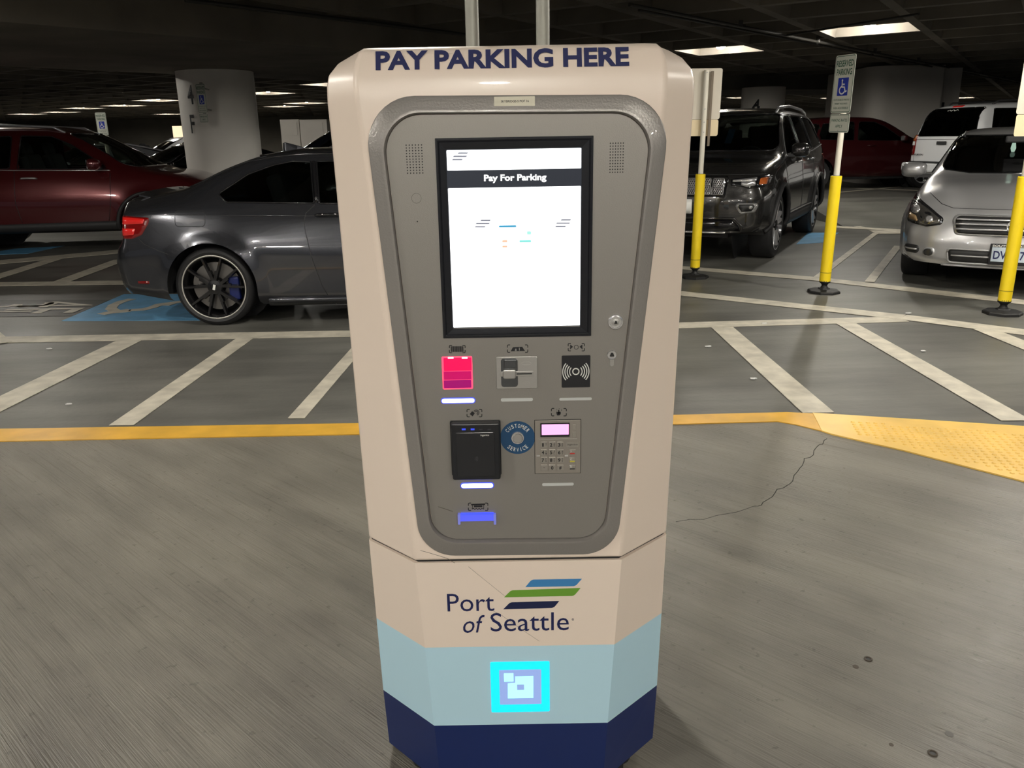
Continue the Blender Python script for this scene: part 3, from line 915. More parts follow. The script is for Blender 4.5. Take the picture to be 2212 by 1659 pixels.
mb = MB(); bracket(mb, 1012, 1085, 1054, 1101)
KF.slab(mb, [kp(1018, 1087), kp(1048, 1086), kp(1048, 1089), kp(1018, 1090)], DH, H1)
KF.stroke(mb, [kp(1021, 1089), kp(1020, 1098), kp(1023, 1096), kp(1026, 1099), kp(1029, 1096), kp(1032, 1099), kp(1035, 1096), kp(1038, 1099), kp(1041, 1096), kp(1045, 1098), kp(1045, 1089)], .0012, DH, H1)
KF.slab(mb, krect(1024, 1090, 1042, 1094), DH, H1)
mb.build('ticket_pictogram', M_PRINT, kiosk)

# barcode scanner window
M_SCANR = mat('scanner red glow', (.6, 0, .08), .25, emit=(.95, .004, .075), es=.80)
M_SCANP = mat('scanner purple glow', (.3, 0, .15), .25, emit=(.30, .002, .11), es=.6)
sc_ = kslab('barcode_scanner', krect(957, 768, 1020, 840, .003), DH - .002, DH + .0012, mat('scanner rim glow', (.8, .1, .15), .3, emit=(1.0, .06, .16), es=.95))
kslab('scanner_window_top', krect(959.5, 771, 1018, 800, .0015), DH, DH + .0017, M_SCANR, sc_)
kslab('scanner_window_bottom', krect(959.5, 819, 1018, 837, .0015), DH, DH + .0017, M_SCANP, sc_)
kslab('scanner_window_middle', krect(959.5, 800, 1018, 819.2), DH, DH + .0017, mat('scanner crimson glow', (.4, 0, .1), .25, emit=(.52, .002, .10), es=.7), sc_)
for xx in (968, 998): kslab('scanner_led', krect(xx, 770, xx + 12, 773.5, .001, 2), DH, DH + .0021, mat('scanner led', (1, 1, 1), .3, emit=(1, .35, .5), es=2.5), sc_)

# card reader slot plate
plate = kslab('card_reader', krect(1073, 768, 1160, 838, .0025), DH, DH + .0035, M_STEEL, bevel=.0008)
M_RDARK = mat('card reader recess', lin(92, 94, 96), .3, .6)
kslab('reader_groove', krect(1083, 772, 1118, 834, .006), DH + .003, DH + .0040, M_RDARK, plate, bevel=.001)
kslab('finger_block', krect(1087, 795, 1114, 815, .004), DH + .003, DH + .011, M_STEEL, plate, bevel=.002)
kslab('finger_cap', krect(1089, 773, 1116, 792, .003), DH + .003, DH + .008, M_RDARK, plate, bevel=.002)
kslab('slot_surround', krect(1080, 799, 1152, 811, .002), DH + .0036, DH + .0052, M_STEEL, plate, bevel=.0006)
kslab('card_slot', krect(1116, 803, 1149, 806.5), DH + .005, DH + .0056, M_BLACK, plate)
mb = MB(); c = kp(1137, 783); KF.stroke(mb, [(c[0] + .0095 * math.cos(t), c[1] + .0035 * math.sin(t)) for t in [k * math.pi / 8 for k in range(17)]], .0006, DH + .0035, DH + .0039); c = kp(1137, 825); KF.stroke(mb, [(c[0] + .007 * math.cos(t), c[1] + .003 * math.sin(t)) for t in [k * math.pi / 8 for k in range(17)]], .0006, DH + .0035, DH + .0039)
mb.build('embossed_marks', M_STEEL, plate)

# rfid panel
rf = kslab('antenna_panel', krect(1213, 766, 1275, 836, .002), DH - .001, DH + .0012, M_PRINT)
mb = MB(); c = kp(1243.5, 801)
KF.stroke(mb, arc(c[0], c[1], .0062, 0, 360, 24), .0021, DH + .0012, DH + .0017)
for r_ in (.0125, .0172, .0218, .0262):
    for s_ in (0, 180):
        KF.stroke(mb, arc(c[0], c[1] - .0003, r_, s_ - 40, s_ + 40, 14), .0019, DH + .0012, DH + .0017)
mb.build('antenna_symbol', M_WPRINT, rf)

# contactless payment reader
M_RDR = mat('reader black plastic', (0.012, 0.013, 0.016), .35)
rd = kslab('contactless_reader', krect(980, 906, 1079, 1028, .004), DH, DH + .020, M_RDR, bevel=.003)
kslab('reader_back_plate', krect(977, 905, 1081, 1024, .003), DH - .001, DH + .005, M_RDR, rd)
kslab('reader_face', krect(990, 925, 1068, 1020, .003), DH + .0198, DH + .0212, mat('reader smoked face', (.016, .017, .02), .16), rd, bevel=.0005)
mb = MB(); c = kp(1029, 981)
for r_ in (.003, .0055, .008): KF.stroke(mb, arc(c[0] - .004, c[1], r_, -45, 45, 6), .0007, DH + .0212, DH + .0216)
mb.build('contactless_symbol', mat('faint grey print', lin(74, 74, 78), .4), rd)
mb = MB()
for xx, c_ in ((999, 0), (1018, 0)): KF.slab(mb, krect(xx, 917, xx + 8, 920.5), DH + .02, DH + .0208)
mb.build('reader_status_light', mat('reader blue led', (0, 0, .3), .4, emit=(.05, .1, .9), es=.9), rd)
mb = MB()
for xx in (1036, 1054): KF.slab(mb, krect(xx, 918, xx + 7, 920.5), DH + .02, DH + .0206)
mb.build('reader_status_light', mat('dark grey print', lin(60, 60, 66), .4), rd)
mb = MB(); b0 = krect(1039, 929, 1057, 934); put_text(mb, KF, 'ingenico', (b0[0][0], b0[0][1], b0[2][0], b0[2][1]), DH + .0214, .01); mb.build('maker_text', M_WPRINT, rd)
kslab('reader_underglow', krect(995, 1028, 1064, 1030), DH + .002, DH + .012, M_LEDB, rd)

# customer service button
cs = disc(1118, 944, .0357, DH - .0005, DH + .0008, 'service_button', mat('teal navy print', lin(24, 70, 108), .45), None, 48)
klathe(1118, 944, [(.0135, DH), (.0135, DH + .003), (.0125, DH + .0042), (.0108, DH + .0042), (.0105, DH + .0034)], 'button_ring', M_CHROME, cs)
klathe(1118, 944, [(.0103, DH + .003), (.0103, DH + .0052), (.0095, DH + .006)], 'push_button', M_STEEL, cs)
c = kp(1118, 944)
for word, base, sgn, span in (('CUSTOMER', 90, -1, 106), ('SERVICE', -90, 1, 84)):
    mb = MB()
    for k, ch in enumerate(word):
        a_ = R(base + sgn * (k / (len(word) - 1) - .5) * span)
        r_ = .0262; px_, py_ = c[0] + r_ * math.cos(a_), c[1] + r_ * math.sin(a_)
        wd = .0044 if ch != 'I' else .0012
        if ch == 'M': wd = .0056
        put_text(mb, KF, ch, (px_ - wd / 2, py_ - .0042, px_ + wd / 2, py_ + .0042), DH + .0012, .01, rot=a_ - sgn * -math.pi / 2 if sgn > 0 else a_ - math.pi / 2)
    mb.build('service_text', M_WPRINT, cs)

# keypad terminal
kt = kslab('keypad_terminal', krect(1156, 905, 1254, 1021, .001), DH - .001, DH + .0022, mat('keypad plate', lin(158, 152, 144), .4, .5), bevel=.0006)
mb = MB(); KF.ring(mb, [(ccw(krect(1155, 904, 1255, 1022, .001)), DH), (ccw(krect(1155, 904, 1255, 1022, .001)), DH + .0008), (ccw(krect(1156.3, 905.3, 1253.7, 1020.7, .001)), DH + .0008)])
mb.build('terminal_gap', M_BLACK, kt)
kslab('terminal_display_frame', krect(1167, 911, 1230, 942, .001), DH + .002, DH + .0034, M_PRINT, kt)
kslab('terminal_display', krect(1170, 913.5, 1228, 937, .0008), DH + .003, DH + .0038, mat('pink terminal display', (.8, .4, .7), .4, emit=(1.0, .38, .80), es=1.0), kt)
mb = MB(); b0 = krect(1184, 930, 1212, 934); put_text(mb, KF, 'No Entry', (b0[0][0], b0[0][1], b0[2][0], b0[2][1]), DH + .0041); mb.v = []; mb.f = []
kslab('terminal_ledge', krect(1164, 945, 1246, 947.5), DH + .002, DH + .0034, M_STEEL, kt)
M_KEY = mat('steel key', lin(168, 163, 155), .38, .6)
rows = [('1', '2', '3'), ('4', '5', '6'), ('7', '8', '9'), ('*', '0', '#')]
sub = [('QZ', 'ABC', 'DEF'), ('GHI', 'JKL', 'MNO'), ('PRS', 'TUV', 'WXY'), ('', '', '')]
for i, yy in enumerate((958, 974.5, 991, 1007.5)):
    for j, xx in enumerate((1175, 1192.5, 1210)):
        key = kslab('key', krect(xx - 7, yy - 6.5, xx + 7, yy + 6.5, .001, 2), DH + .002, DH + .0042, M_KEY, kt, bevel=.0006)
        # printed digit is a mark of the terminal (kept one level under the kiosk's part)
        mb = MB(); off_ = 2.5 if i < 3 else 0; q = krect(xx - off_ - 2.6, yy - 3.8, xx - off_ + 2.6, yy + 3.8)
        if rows[i][j] == '*': q = krect(xx - 1.6, yy - 1.8, xx + 1.6, yy + 1.8)
        if rows[i][j] == '1': q = krect(xx - off_ - 1.6, yy - 3.8, xx - off_ + 1.6, yy + 3.8)
        put_text(mb, KF, rows[i][j], (q[0][0], q[0][1], q[2][0], q[2][1]), DH + .0044, .03)
        if sub[i][j]:
            for k, chh in enumerate(sub[i][j]):
                q = krect(xx + 3, yy - 4 + k * 2.8, xx + 5.5, yy - 1.8 + k * 2.8); put_text(mb, KF, chh, (q[0][0], q[0][1], q[2][0], q[2][1]), DH + .0044, .02)
        mb.build('key_legend', M_PRINT, kt)
for yy, c_ in ((974, (.45, .04, .03)), (991, (.62, .55, .06)), (1007, (.05, .05, .05))):
    kslab('function_key', krect(1229, yy - 5.5, 1243, yy + 5.5, .001, 2), DH + .002, DH + .0042, M_KEY, kt, bevel=.0006)
    kslab('key_colour_mark', krect(1230.5, yy + 1.2, 1241, yy + 4), DH + .0042, DH + .0047, mat('key mark %d' % yy, c_, .4), kt)
    mb = MB(); q = krect(1231, yy - 4, 1235, yy); put_text(mb, KF, {974: 'X', 991: '<', 1007: 'o'}[yy], (q[0][0], q[0][1], q[2][0], q[2][1]), DH + .0044); mb.build('key_legend', M_WPRINT, kt)
kslab('maker_badge', krect(1223, 953, 1249, 963, .001, 2), DH + .002, DH + .0036, M_KEY, kt)
mb = MB(); q = krect(1225, 955.5, 1247, 960.5); put_text(mb, KF, 'ingenico', (q[0][0], q[0][1], q[2][0], q[2][1]), DH + .0040); mb.build('maker_text', M_PRINT, kt)
for yy in (920, 936): kslab('soft_key', krect(1236, yy - 6, 1243, yy + 6, .001, 2), DH + .002, DH + .004, M_KEY, kt, bevel=.0005)
for xx in (1162, 1223): kslab('key_bump', krect(xx - 3.5, 980.5, xx + 3.5, 983.5, .0008, 2), DH + .002, DH + .004, M_CHROME, kt)

# ticket outlet
M_OUTG = mat('blue lit acrylic', (.05, .06, .5), .2, emit=(.10, .13, .95), es=.75)
tk = kslab('ticket_outlet', krect(990, 1106, 1071, 1123, .0015), DH, DH + .004, M_OUTG)
kslab('ticket_slot', krect(996, 1104.5, 1066, 1108), DH, DH + .006, M_LEDB, tk)
for xx in (990, 1067): kslab('acrylic_tab', krect(xx, 1106, xx + 4.5, 1128, .001, 2), DH, DH + .008, mat('blue acrylic edge', (.2, .22, .5), .2, emit=(.12, .14, .6), es=.5), tk)

# scratches
mb = MB(); KF.stroke(mb, [kp(947, 1093), kp(960, 1097), kp(978, 1103)], .0009, DH, DH + .0003); KF.stroke(mb, [kp(908, 1189), kp(923, 1193), kp(950, 1201), kp(966, 1206), kp(982, 1216)], .0007, 0, .0004)
mb.build('scratch', mat('dark scratch', lin(90, 82, 76), .7), kiosk)
mb = MB(); KF.stroke(mb, [kp(1012, 1224), kp(1035, 1243), kp(1060, 1263), kp(1090, 1287)], .0005, 0, .0004); KF.stroke(mb, [kp(1064, 1319), kp(1085, 1330), kp(1120, 1355), kp(1165, 1385)], .0004, 0, .0003)
mb.build('scratch', mat('grey scratch', lin(150, 138, 126), .7), kiosk)

# brand block
LG = [((1135, 1268), (1243, 1266), (1257, 1250), (1148, 1252)), ((1089, 1290), (1240, 1287), (1254, 1270), (1104, 1275)), ((1087, 1316), (1196, 1313), (1208, 1298), (1102, 1301))]
for pts, nm, c_ in ((LG[0], 'blue', lin(62, 132, 190)), (LG[1], 'green', lin(108, 160, 52)), (LG[2], 'navy', lin(20, 30, 72))):
    q = [kp(*p) for p in pts]
    o_ = rpoly(q, [0, .012, 0, .012], 5)
    tag(kslab('logo_stripe', o_, 0, .0006, mat('logo ' + nm, c_, .45)), nm + ' slanted logo stripe')
mb = MB()
for body, (x0, y0, x1, y1), sh in (('Port', (967, 1281, 1067, 1321), 0), ('of', (1001, 1328, 1047, 1367), .25), ('Seattle', (1060, 1321, 1229, 1364), 0)):
    q = krect(x0, y0, x1, y1); put_text(mb, KF, body, (q[0][0], q[0][1], q[2][0], q[2][1]), .0007, .0, sh)
q = krect(1235, 1335, 1240, 1341); c = ((q[0][0] + q[2][0]) / 2, (q[0][1] + q[2][1]) / 2); KF.stroke(mb, arc(c[0], c[1], .0022, 0, 360, 12), .0004, 0, .0006)
put_text(mb, KF, 'R', (c[0] - .0009, c[1] - .001, c[0] + .0009, c[1] + .001), .0007)
tag(mb.build('brand_text', M_NAVY, kiosk), 'navy words Port of Seattle')

# lit emblem
M_CY = mat('cyan lit acrylic', (0, .6, .8), .3, emit=(.01, .66, .95), es=.9)
M_CYL = mat('pale cyan lit acrylic', (.4, .8, .9), .3, emit=(.33, .90, 1.0), es=1.05)
M_LAV = mat('lavender backlit ground', (.25, .32, .55), .3, emit=(.20, .30, .62), es=.85)
em = kslab('lit_emblem', krect(1062, 1428, 1187, 1538, .003), -.002, .0015, M_CY)
kslab('emblem_ground', krect(1080, 1445, 1169, 1521, .0015), .0015, .0019, M_LAV, em)
mb = MB()
q = krect(1089, 1453, 1109, 1471, .0008, 2); KF.slab(mb, q, .0019, .0024)
L_pts = [kp(1097, 1507), kp(1152, 1506), kp(1152, 1459), kp(1113, 1460), kp(1113, 1474), kp(1097, 1475)]
KF.slab(mb, L_pts, .0019, .0024)
mb.build('emblem_mark', M_CYL, em)
kslab('emblem_eye', krect(1117, 1477, 1132, 1489), .0024, .0027, M_LAV, em)

# two conduits rising from the kiosk's top
for (x, lab) in ((1020, 'left grey conduit rising from the kiosk top to the ceiling'), (1172.5, 'right grey conduit rising from the kiosk top to the ceiling')):
    c = at_y(x, 60, 1.80)
    root = empty('conduit_pipe', (c.x, 1.80, 1.666))
    MB().lathe([(.0138, 0), (.0138, SLAB - 1.666)], (0, 0, 0), 20, cap=True).build('pipe', M_GALV, root, autos=R(40))
    MB().lathe([(.019, 0), (.019, .012), (.0145, .016)], (0, 0, 0), 20, cap=True).build('fitting', M_GALV, root, autos=R(40))
    tag(root, lab, 'pipe')

# ================================================================== cars
def pchip(xs, ys, q):
    xs = np.asarray(xs, float); ys = np.asarray(ys, float); q = np.asarray(q, float)
    h = np.diff(xs); dl = np.diff(ys) / h; n = len(xs); d = np.zeros(n)
    for i in range(1, n - 1):
        if dl[i - 1] * dl[i] > 0:
            w1, w2 = 2 * h[i] + h[i - 1], h[i] + 2 * h[i - 1]; d[i] = (w1 + w2) / (w1 / dl[i - 1] + w2 / dl[i])
    d[0], d[-1] = dl[0], dl[-1]
    k = np.clip(np.searchsorted(xs, q) - 1, 0, n - 2); t = (q - xs[k]) / h[k]
    return (2 * t**3 - 3 * t**2 + 1) * ys[k] + (t**3 - 2 * t**2 + t) * h[k] * d[k] + (-2 * t**3 + 3 * t**2) * ys[k + 1] + (t**3 - t**2) * h[k] * d[k + 1]


def nearest_on(poly, p):
    best = None; bd = 1e9
    for i in range(len(poly)):
        a = poly[i - 1]; b = poly[i]; dx, dy = b[0] - a[0], b[1] - a[1]; L2 = dx * dx + dy * dy
        t = 0 if L2 == 0 else max(0, min(1, ((p[0] - a[0]) * dx + (p[1] - a[1]) * dy) / L2))
        q = (a[0] + dx * t, a[1] + dy * t); d = (q[0] - p[0]) ** 2 + (q[1] - p[1]) ** 2
        if d < bd: bd = d; best = q
    return best, math.sqrt(bd)


AX = {'L': ((0, 3, 0), (0, -1, 0)), 'R': ((0, -3, 0), (0, 1, 0)), 'F': ((6, 0, 0), (-1, 0, 0)), 'B': ((-6, 0, 0), (1, 0, 0)), 'T': ((0, 0, 4), (0, 0, -1))}


class Car:
    """body: a lofted shell; every pane, lamp and seam is laid onto that shell"""
    def __init__(s, name, st, wheels, R_arch, paint, caps, loc, yaw, scale, dx=.05, nv=34, flare=.02, bend=(.10, .12)):
        s.root = empty(name, (loc[0], loc[1], 0), yaw); s.root.scale = (scale,) * 3
        s.paint = paint; s.wheels = wheels
        st = np.array(st, float); X = st[:, 0]
        n = max(8, int((X[-1] - X[0]) / dx)); xs = np.linspace(X[0], X[-1], n)
        cols = [pchip(X, st[:, k], xs) for k in range(1, 9)]
        vv = np.linspace(0, 1, nv); half = []
        for i, x in enumerate(xs):
            zs, ws, zm, wm, zb, wb, zr, wr = [c[i] for c in cols]
            e = min(.075, .45 * max(.01, zr - zb)); ze = zr - e
            P = [(ws, zs), (ws + (wm - ws) * .85, zs + .22 * (zm - zs)), (wm, zm), (wb + (wm - wb) * .55, zm + .62 * (zb - zm)), (wb, zb), ((wb + wr) / 2 + .014, (zb + ze) / 2), (wr, ze), (wr * .86, zr - e * .42), (wr * .5, zr - e * .10), (0, zr)]
            P = np.array(P); d = np.sqrt((np.diff(P, axis=0) ** 2).sum(1)); d = np.maximum(d, 1e-4) ** .75; c = np.concatenate([[0], np.cumsum(d)]); c /= c[-1]
            half.append((pchip(c, P[:, 0], vv), pchip(c, P[:, 1], vv)))
        half = np.array(half)            # n, 2, nv
        rear, frnt = caps                # (bulge depth, z-profile table)
        verts = []; rows = []
        s.x0, s.x1 = X[0], X[-1]

        def add_row(pts): rows.append([len(verts) + k for k in range(len(pts))]); verts.extend(pts)

        def loop(i): 
            y, z = half[i]; L = [(yy, zz) for yy, zz in zip(y, z)]; Rr = [(-yy, zz) for yy, zz in zip(y[:-1][::-1], z[:-1][::-1])]; return L + Rr
        K = 16; svals = [math.sin(math.pi / 2 * k / K) for k in range(K + 1)]
        def cap_rows(i, sg, depth, tab):
            L = loop(i); zs = L[0][1]; out = []
            for sv in svals[:-1]:
                s_ = max(.02, sv); ramp = (1 - s_ ** 7) ** .5
                row = []
                for (y, z) in L:
                    yy, zz = y * s_, zs + (z - zs) * s_
                    row.append((xs[i] + sg * depth * ramp * float(np.interp(zz, [t[0] for t in tab], [t[1] for t in tab])), yy, zz))
                out.append(row)
            return out
        for r_ in cap_rows(0, -1, *rear): add_row(r_)
        for i in range(n): add_row([(xs[i], y, z) for y, z in loop(i)])
        for r_ in cap_rows(n - 1, 1, *frnt)[::-1]: add_row(r_)
        V = np.array(verts)
        # plan bend of both ends
        wmx = st[:, 4].max()
        for sg, b in ((-1, bend[0]), (1, bend[1])):
            xe = s.x0 if sg < 0 else s.x1
            t = np.clip(1 - (sg * (xe - V[:, 0])) / .75, 0, 1.4); V[:, 0] -= sg * b * (np.abs(V[:, 1]) / wmx) ** 2.6 * t ** 1.5
        # wheel arch flares
        for wx, wz, wr_ in wheels:
            d = np.sqrt((V[:, 0] - wx) ** 2 + (V[:, 2] - wz) ** 2)
            f = np.exp(-((d - R_arch) / .055) ** 2) * flare * (V[:, 2] < wz + R_arch + .12) * (np.abs(V[:, 1]) > wmx * .75)
            V[:, 1] += np.sign(V[:, 1]) * f
        F = []
        for a, b in zip(rows[:-1], rows[1:]):
            for k in range(len(a) - 1): F.append((a[k], b[k], b[k + 1], a[k + 1]))
        s.V, s.F = V, F; s.R_arch = R_arch
        s.bvh = BVHTree.FromPolygons([Vector(v) for v in V], F)
        s.holes = []

    def hit(s, a, b, ax):
        for k in range(14):      # an outline point just off the shell slides inward until it lands
            q = s._hit(a, b, ax)
            if q: return q
            if ax in 'FB': a *= .975; b -= .006
            elif ax in 'LR': b -= .012
            else: b *= .96
        o, d = AX[ax]; o = Vector(o) + (Vector((a, 0, b)) if ax in 'LR' else Vector((0, a, b)) if ax in 'FB' else Vector((a, b, 0)))
        q = s.bvh.find_nearest(o + Vector(d) * (2.2 if ax in 'LR' else 3.8)); n = q[1]
        return q[0], (-n if n.dot(Vector(d)) > 0 else n)

    def _hit(s, a, b, ax):
        o, d = AX[ax]; o = Vector(o)
        if ax in 'LR': o += Vector((a, 0, b))
        elif ax in 'FB': o += Vector((0, a, b))
        else: o += Vector((a, b, 0))
        h = s.bvh.ray_cast(o, Vector(d))
        if h[0] is None: return None
        n = h[1]
        if n.dot(Vector(d)) > 0: n = -n
        return h[0], n

    def hole(s, poly, ax, lim=None): s.holes.append((poly, ax, lim))

    def finish(s, name='body'):
        V = s.V.copy(); F = s.F; cen = np.array([V[list(f)].mean(0) for f in F]); keep = np.ones(len(F), bool); snaps = []
        hl = list(s.holes)
        for wx, wz, wr_ in s.wheels:
            Rr = s.R_arch; arcp = [(wx + Rr * math.cos(t), wz + Rr * math.sin(t)) for t in np.linspace(0, math.pi, 26)]
            poly = arcp + [(wx - Rr, -.2), (wx + Rr, -.2)]
            hl += [(poly, 'L', None), (poly, 'R', None)]
        for poly, ax, lim in hl:
            px = [p[0] for p in poly]; py = [p[1] for p in poly]; bb = (min(px), max(px), min(py), max(py))
            if ax == 'L': A, B, m_ = cen[:, 0], cen[:, 2], cen[:, 1] > .3
            elif ax == 'R': A, B, m_ = cen[:, 0], cen[:, 2], cen[:, 1] < -.3
            elif ax == 'F': A, B, m_ = cen[:, 1], cen[:, 2], cen[:, 0] > lim
            else: A, B, m_ = cen[:, 1], cen[:, 2], cen[:, 0] < lim
            cand = np.where(m_ & (A > bb[0]) & (A < bb[1]) & (B > bb[2]) & (B < bb[3]) & keep)[0]
            dead = [i for i in cand if inside((A[i], B[i]), poly)]
            keep[dead] = False
            dv = set(v for i in dead for v in F[i]); snaps.append((dv, poly, ax))
        live = set(v for i in np.where(keep)[0] for v in F[i])
        for dv, poly, ax in snaps:
            for v in dv & live:
                a, b = (V[v][0], V[v][2]) if ax in 'LR' else (V[v][1], V[v][2])
                q, dd = nearest_on(poly, (a, b))
                if dd < .07:
                    h, _ = s.hit(q[0], q[1], ax)
                    if (h - Vector(V[v])).length < .16: V[v] = h
        F2 = [F[i] for i in np.where(keep)[0]]
        used = sorted(set(v for f in F2 for v in f)); mp = {v: k for k, v in enumerate(used)}
        s.body = mesh(name, [V[v] for v in used], [tuple(mp[v] for v in f) for f in F2], s.paint, s.root, smooth=True)
        bm = bmesh.new(); bm.from_mesh(s.body.data); bmesh.ops.remove_doubles(bm, verts=bm.verts, dist=.0004); bmesh.ops.recalc_face_normals(bm, faces=bm.faces); bm.to_mesh(s.body.data); bm.free()
        return s.body

    def patch(s, name, poly, ax, m, off=.004, skirt=.012, step=.05, parent=None, smooth=True):
        if ax == 'R' or ax == 'L' or True:
            out = resample(poly, step)
        px = [p[0] for p in out]; py = [p[1] for p in out]
        pts = [Vector(p) for p in out]; nb = len(pts)
        gx = np.arange(min(px) + step / 2, max(px), step); gy = np.arange(min(py) + step / 2, max(py), step)
        for x in gx:
            for y in gy:
                if inside((x, y), out) and nearest_on(out, (x, y))[1] > step * .45: pts.append(Vector((x, y)))
        r_ = geometry.delaunay_2d_cdt(pts, [(i, (i + 1) % nb) for i in range(nb)], [], 1, 1e-6)
        vs2, fs = r_[0], [tuple(f) for f in r_[2]]
        P = []; N = []
        for v in vs2:
            h, n = s.hit(v.x, v.y, ax); P.append(h); N.append(n)
        verts = [p + n * off for p, n in zip(P, N)]
        if ax in 'FT' or ax == 'R': pass
        # orient outward
        if fs:
            a, b, c = [verts[i] for i in fs[0][:3]]; nn = (b - a).cross(c - a)
            if nn.dot(N[fs[0][0]]) < 0: fs = [f[::-1] for f in fs]
        if skirt:
            cnt = {}
            for f in fs:
                for i in range(len(f)):
                    e = (f[i], f[(i + 1) % len(f)]); cnt[e] = cnt.get(e, 0) + 1
            be = [e for e in cnt if (e[1], e[0]) not in cnt]
            m2 = {}
            for e in be:
                for v in e:
                    if v not in m2: m2[v] = len(verts); verts.append(P[v] + N[v] * (off - skirt))
            fs += [(e[1], e[0], m2[e[0]], m2[e[1]]) for e in be]
        return mesh(name, verts, fs, m, parent or s.root, smooth=smooth)

    def line(s, name, pts, ax, r_, m, closed=False, step=.05, off=0.0, parent=None):
        if closed: q = resample(pts, step)
        else: q = [p for i in range(len(pts) - 1) for p in [tuple(Vector(pts[i]).lerp(Vector(pts[i + 1]), k / max(1, int((Vector(pts[i + 1]) - Vector(pts[i])).length / step + 1))) ) for k in range(max(1, int((Vector(pts[i + 1]) - Vector(pts[i])).length / step + 1)))]] + [tuple(pts[-1])]
        P = []
        for a, b in q:
            h, n = s.hit(a, b, ax); P.append(h + n * off)
        return MB().tube(P, r_, 6, closed=closed).build(name, m, parent or s.root, smooth=True)

    def window(s, poly, ax, m, lim=None, trim=M_GLOSSBLK, tr=.008, grow=.012, name='window', step=.07):
        s.hole(poly, ax, lim)
        c = Vector((sum(p[0] for p in poly) / len(poly), sum(p[1] for p in poly) / len(poly)))
        g = [tuple(Vector(p) + (Vector(p) - c).normalized() * grow) for p in poly]
        o = s.patch(name, g, ax, m, -.002, 0, step)
        s.line('window_seal', poly, ax, tr, trim, closed=True, off=.001, parent=o)
        return o

    def wheel(s, wx, side, wz, wr_, wmax, style, rim_m, tw=.23, rimr=None, ring=None):
        """tyre with rim, spokes, brake disc; side +1 is the car's left"""
        rimr = rimr or wr_ * .70
        root = empty('wheel', (wx, side * (wmax - .025), wz), 0, s.root)
        sg = side; h = tw
        def P(r_, y): return (r_, y * sg)
        prof = [P(rimr - .004, -.012), P(rimr + .006, -.002), P(rimr + (wr_ - rimr) * .45, .006), P(wr_ - .022, -.004), P(wr_ - .006, -.018), P(wr_, -.04), P(wr_, -h + .04), P(wr_ - .02, -h), P(rimr, -h)]
        MB().lathe(prof, (0, 0, 0), 48, 'Y').build('tyre', M_TYRE, root, autos=R(50))
        mb = MB().lathe([P(rimr + .004, -.004), P(rimr + .004, .001), P(rimr - .010, -.001), P(rimr - .016, -.02), P(rimr - .03, -.06), P(rimr - .03, -h + .01)], (0, 0, 0), 48, 'Y')
        rim = mb.build('rim', rim_m, root, autos=R(40))
        if ring: MB().lathe([P(rimr - .004, .001), P(rimr + .000, .003), P(rimr + .006, .001)], (0, 0, 0), 56, 'Y').build('rim_ring', ring, root, smooth=True)
        mb = MB(); ri = rimr - .012
        def spoke(a0, a1, r0, r1, w0, w1, y0, y1, th=.03):
            p0 = Vector((r0 * math.cos(a0), 0, r0 * math.sin(a0))); p1 = Vector((r1 * math.cos(a1), 0, r1 * math.sin(a1)))
            d = (p1 - p0).normalized(); q = Vector((-d.z, 0, d.x))
            rs = []
            for p, w_, y in ((p0, w0, y0), (p1, w1, y1)):
                rs.append([p + q * w_ + Vector((0, (y - th) * sg, 0)), p - q * w_ + Vector((0, (y - th) * sg, 0)), p - q * w_ * .55 + Vector((0, y * sg, 0)), p + q * w_ * .55 + Vector((0, y * sg, 0))])
            mb.rings(rs, True)
        for k in range(5):
            a = 2 * math.pi * k / 5 + .31
            if style == 'vspoke':
                for e in (-1, 1):
                    spoke(a + e * .12, a + e * .32, .04, ri, .017, .015, -.012, -.006)
                    spoke(a + e * .04, a + e * .20, .04, ri * .55, .018, .014, -.012, -.010)
            elif style == 'split':
                for e in (-1, 1): spoke(a + e * .20, a + e * .17, .05, ri, .020, .032, -.022, -.004)
            else:
                spoke(a, a, .04, ri, .032, .05, -.02, -.004)
        mb.build('spoke_set', rim_m if style != 'split' else M_ALLOY, root)
        MB().lathe([P(.062, -.05), P(.060, -.012), P(.03, -.006), P(.029, -.012), P(.0, -.012)], (0, 0, 0), 24, 'Y').build('hub', rim_m, root, autos=R(40))
        MB().lathe([P(ri * .30, -.085), P(ri * .80, -.085), P(ri * .80, -.11), P(ri * .30, -.11)], (0, 0, 0), 36, 'Y').build('brake_disc', mat('brake disc iron', (.20, .19, .18), .4, .8), root, autos=R(40))
        return root

    def under(s, w_, z0=.22, z1=.52):
        """dark underbody and wheel well liners"""
        mb = MB(); mb.box(((s.x0 + s.x1) / 2, 0, (z0 + z1) / 2), (s.x1 - s.x0 - .15, w_ * 1.16, z1 - z0))
        xs = sorted(w[0] for w in s.wheels); Rr = s.R_arch
        for wx, wz, _ in s.wheels:
            for sd in (-1, 1):
                rs = []
                for t in np.linspace(-.15, math.pi + .15, 20):
                    x, z = wx + (Rr + .012) * math.cos(t), wz + (Rr + .012) * math.sin(t)
                    rs.append([Vector((x, sd * (w_ - .035), z)), Vector((x, sd * w_ * .55, z))])
                for a, b in zip(rs[:-1], rs[1:]): mb.add([a[0], a[1], b[1], b[0]], [(0, 1, 2, 3)])
                # inner wall of the well
                b0 = len(mb.v); ring_ = [Vector((wx + (Rr + .012) * math.cos(t), sd * w_ * .56, wz + (Rr + .012) * math.sin(t))) for t in np.linspace(0, 2 * math.pi, 24, False)]
                mb.add(ring_, [tuple(range(24))])
        mid0, mid1 = xs[0] + Rr + .03, xs[-1] - Rr - .03
        mb.box(((mid0 + mid1) / 2, 0, (z0 + z1) / 2), (mid1 - mid0, w_ * 1.86, z1 - z0 - .04))
        return mb.build('underbody', M_MATBLK, s.root)

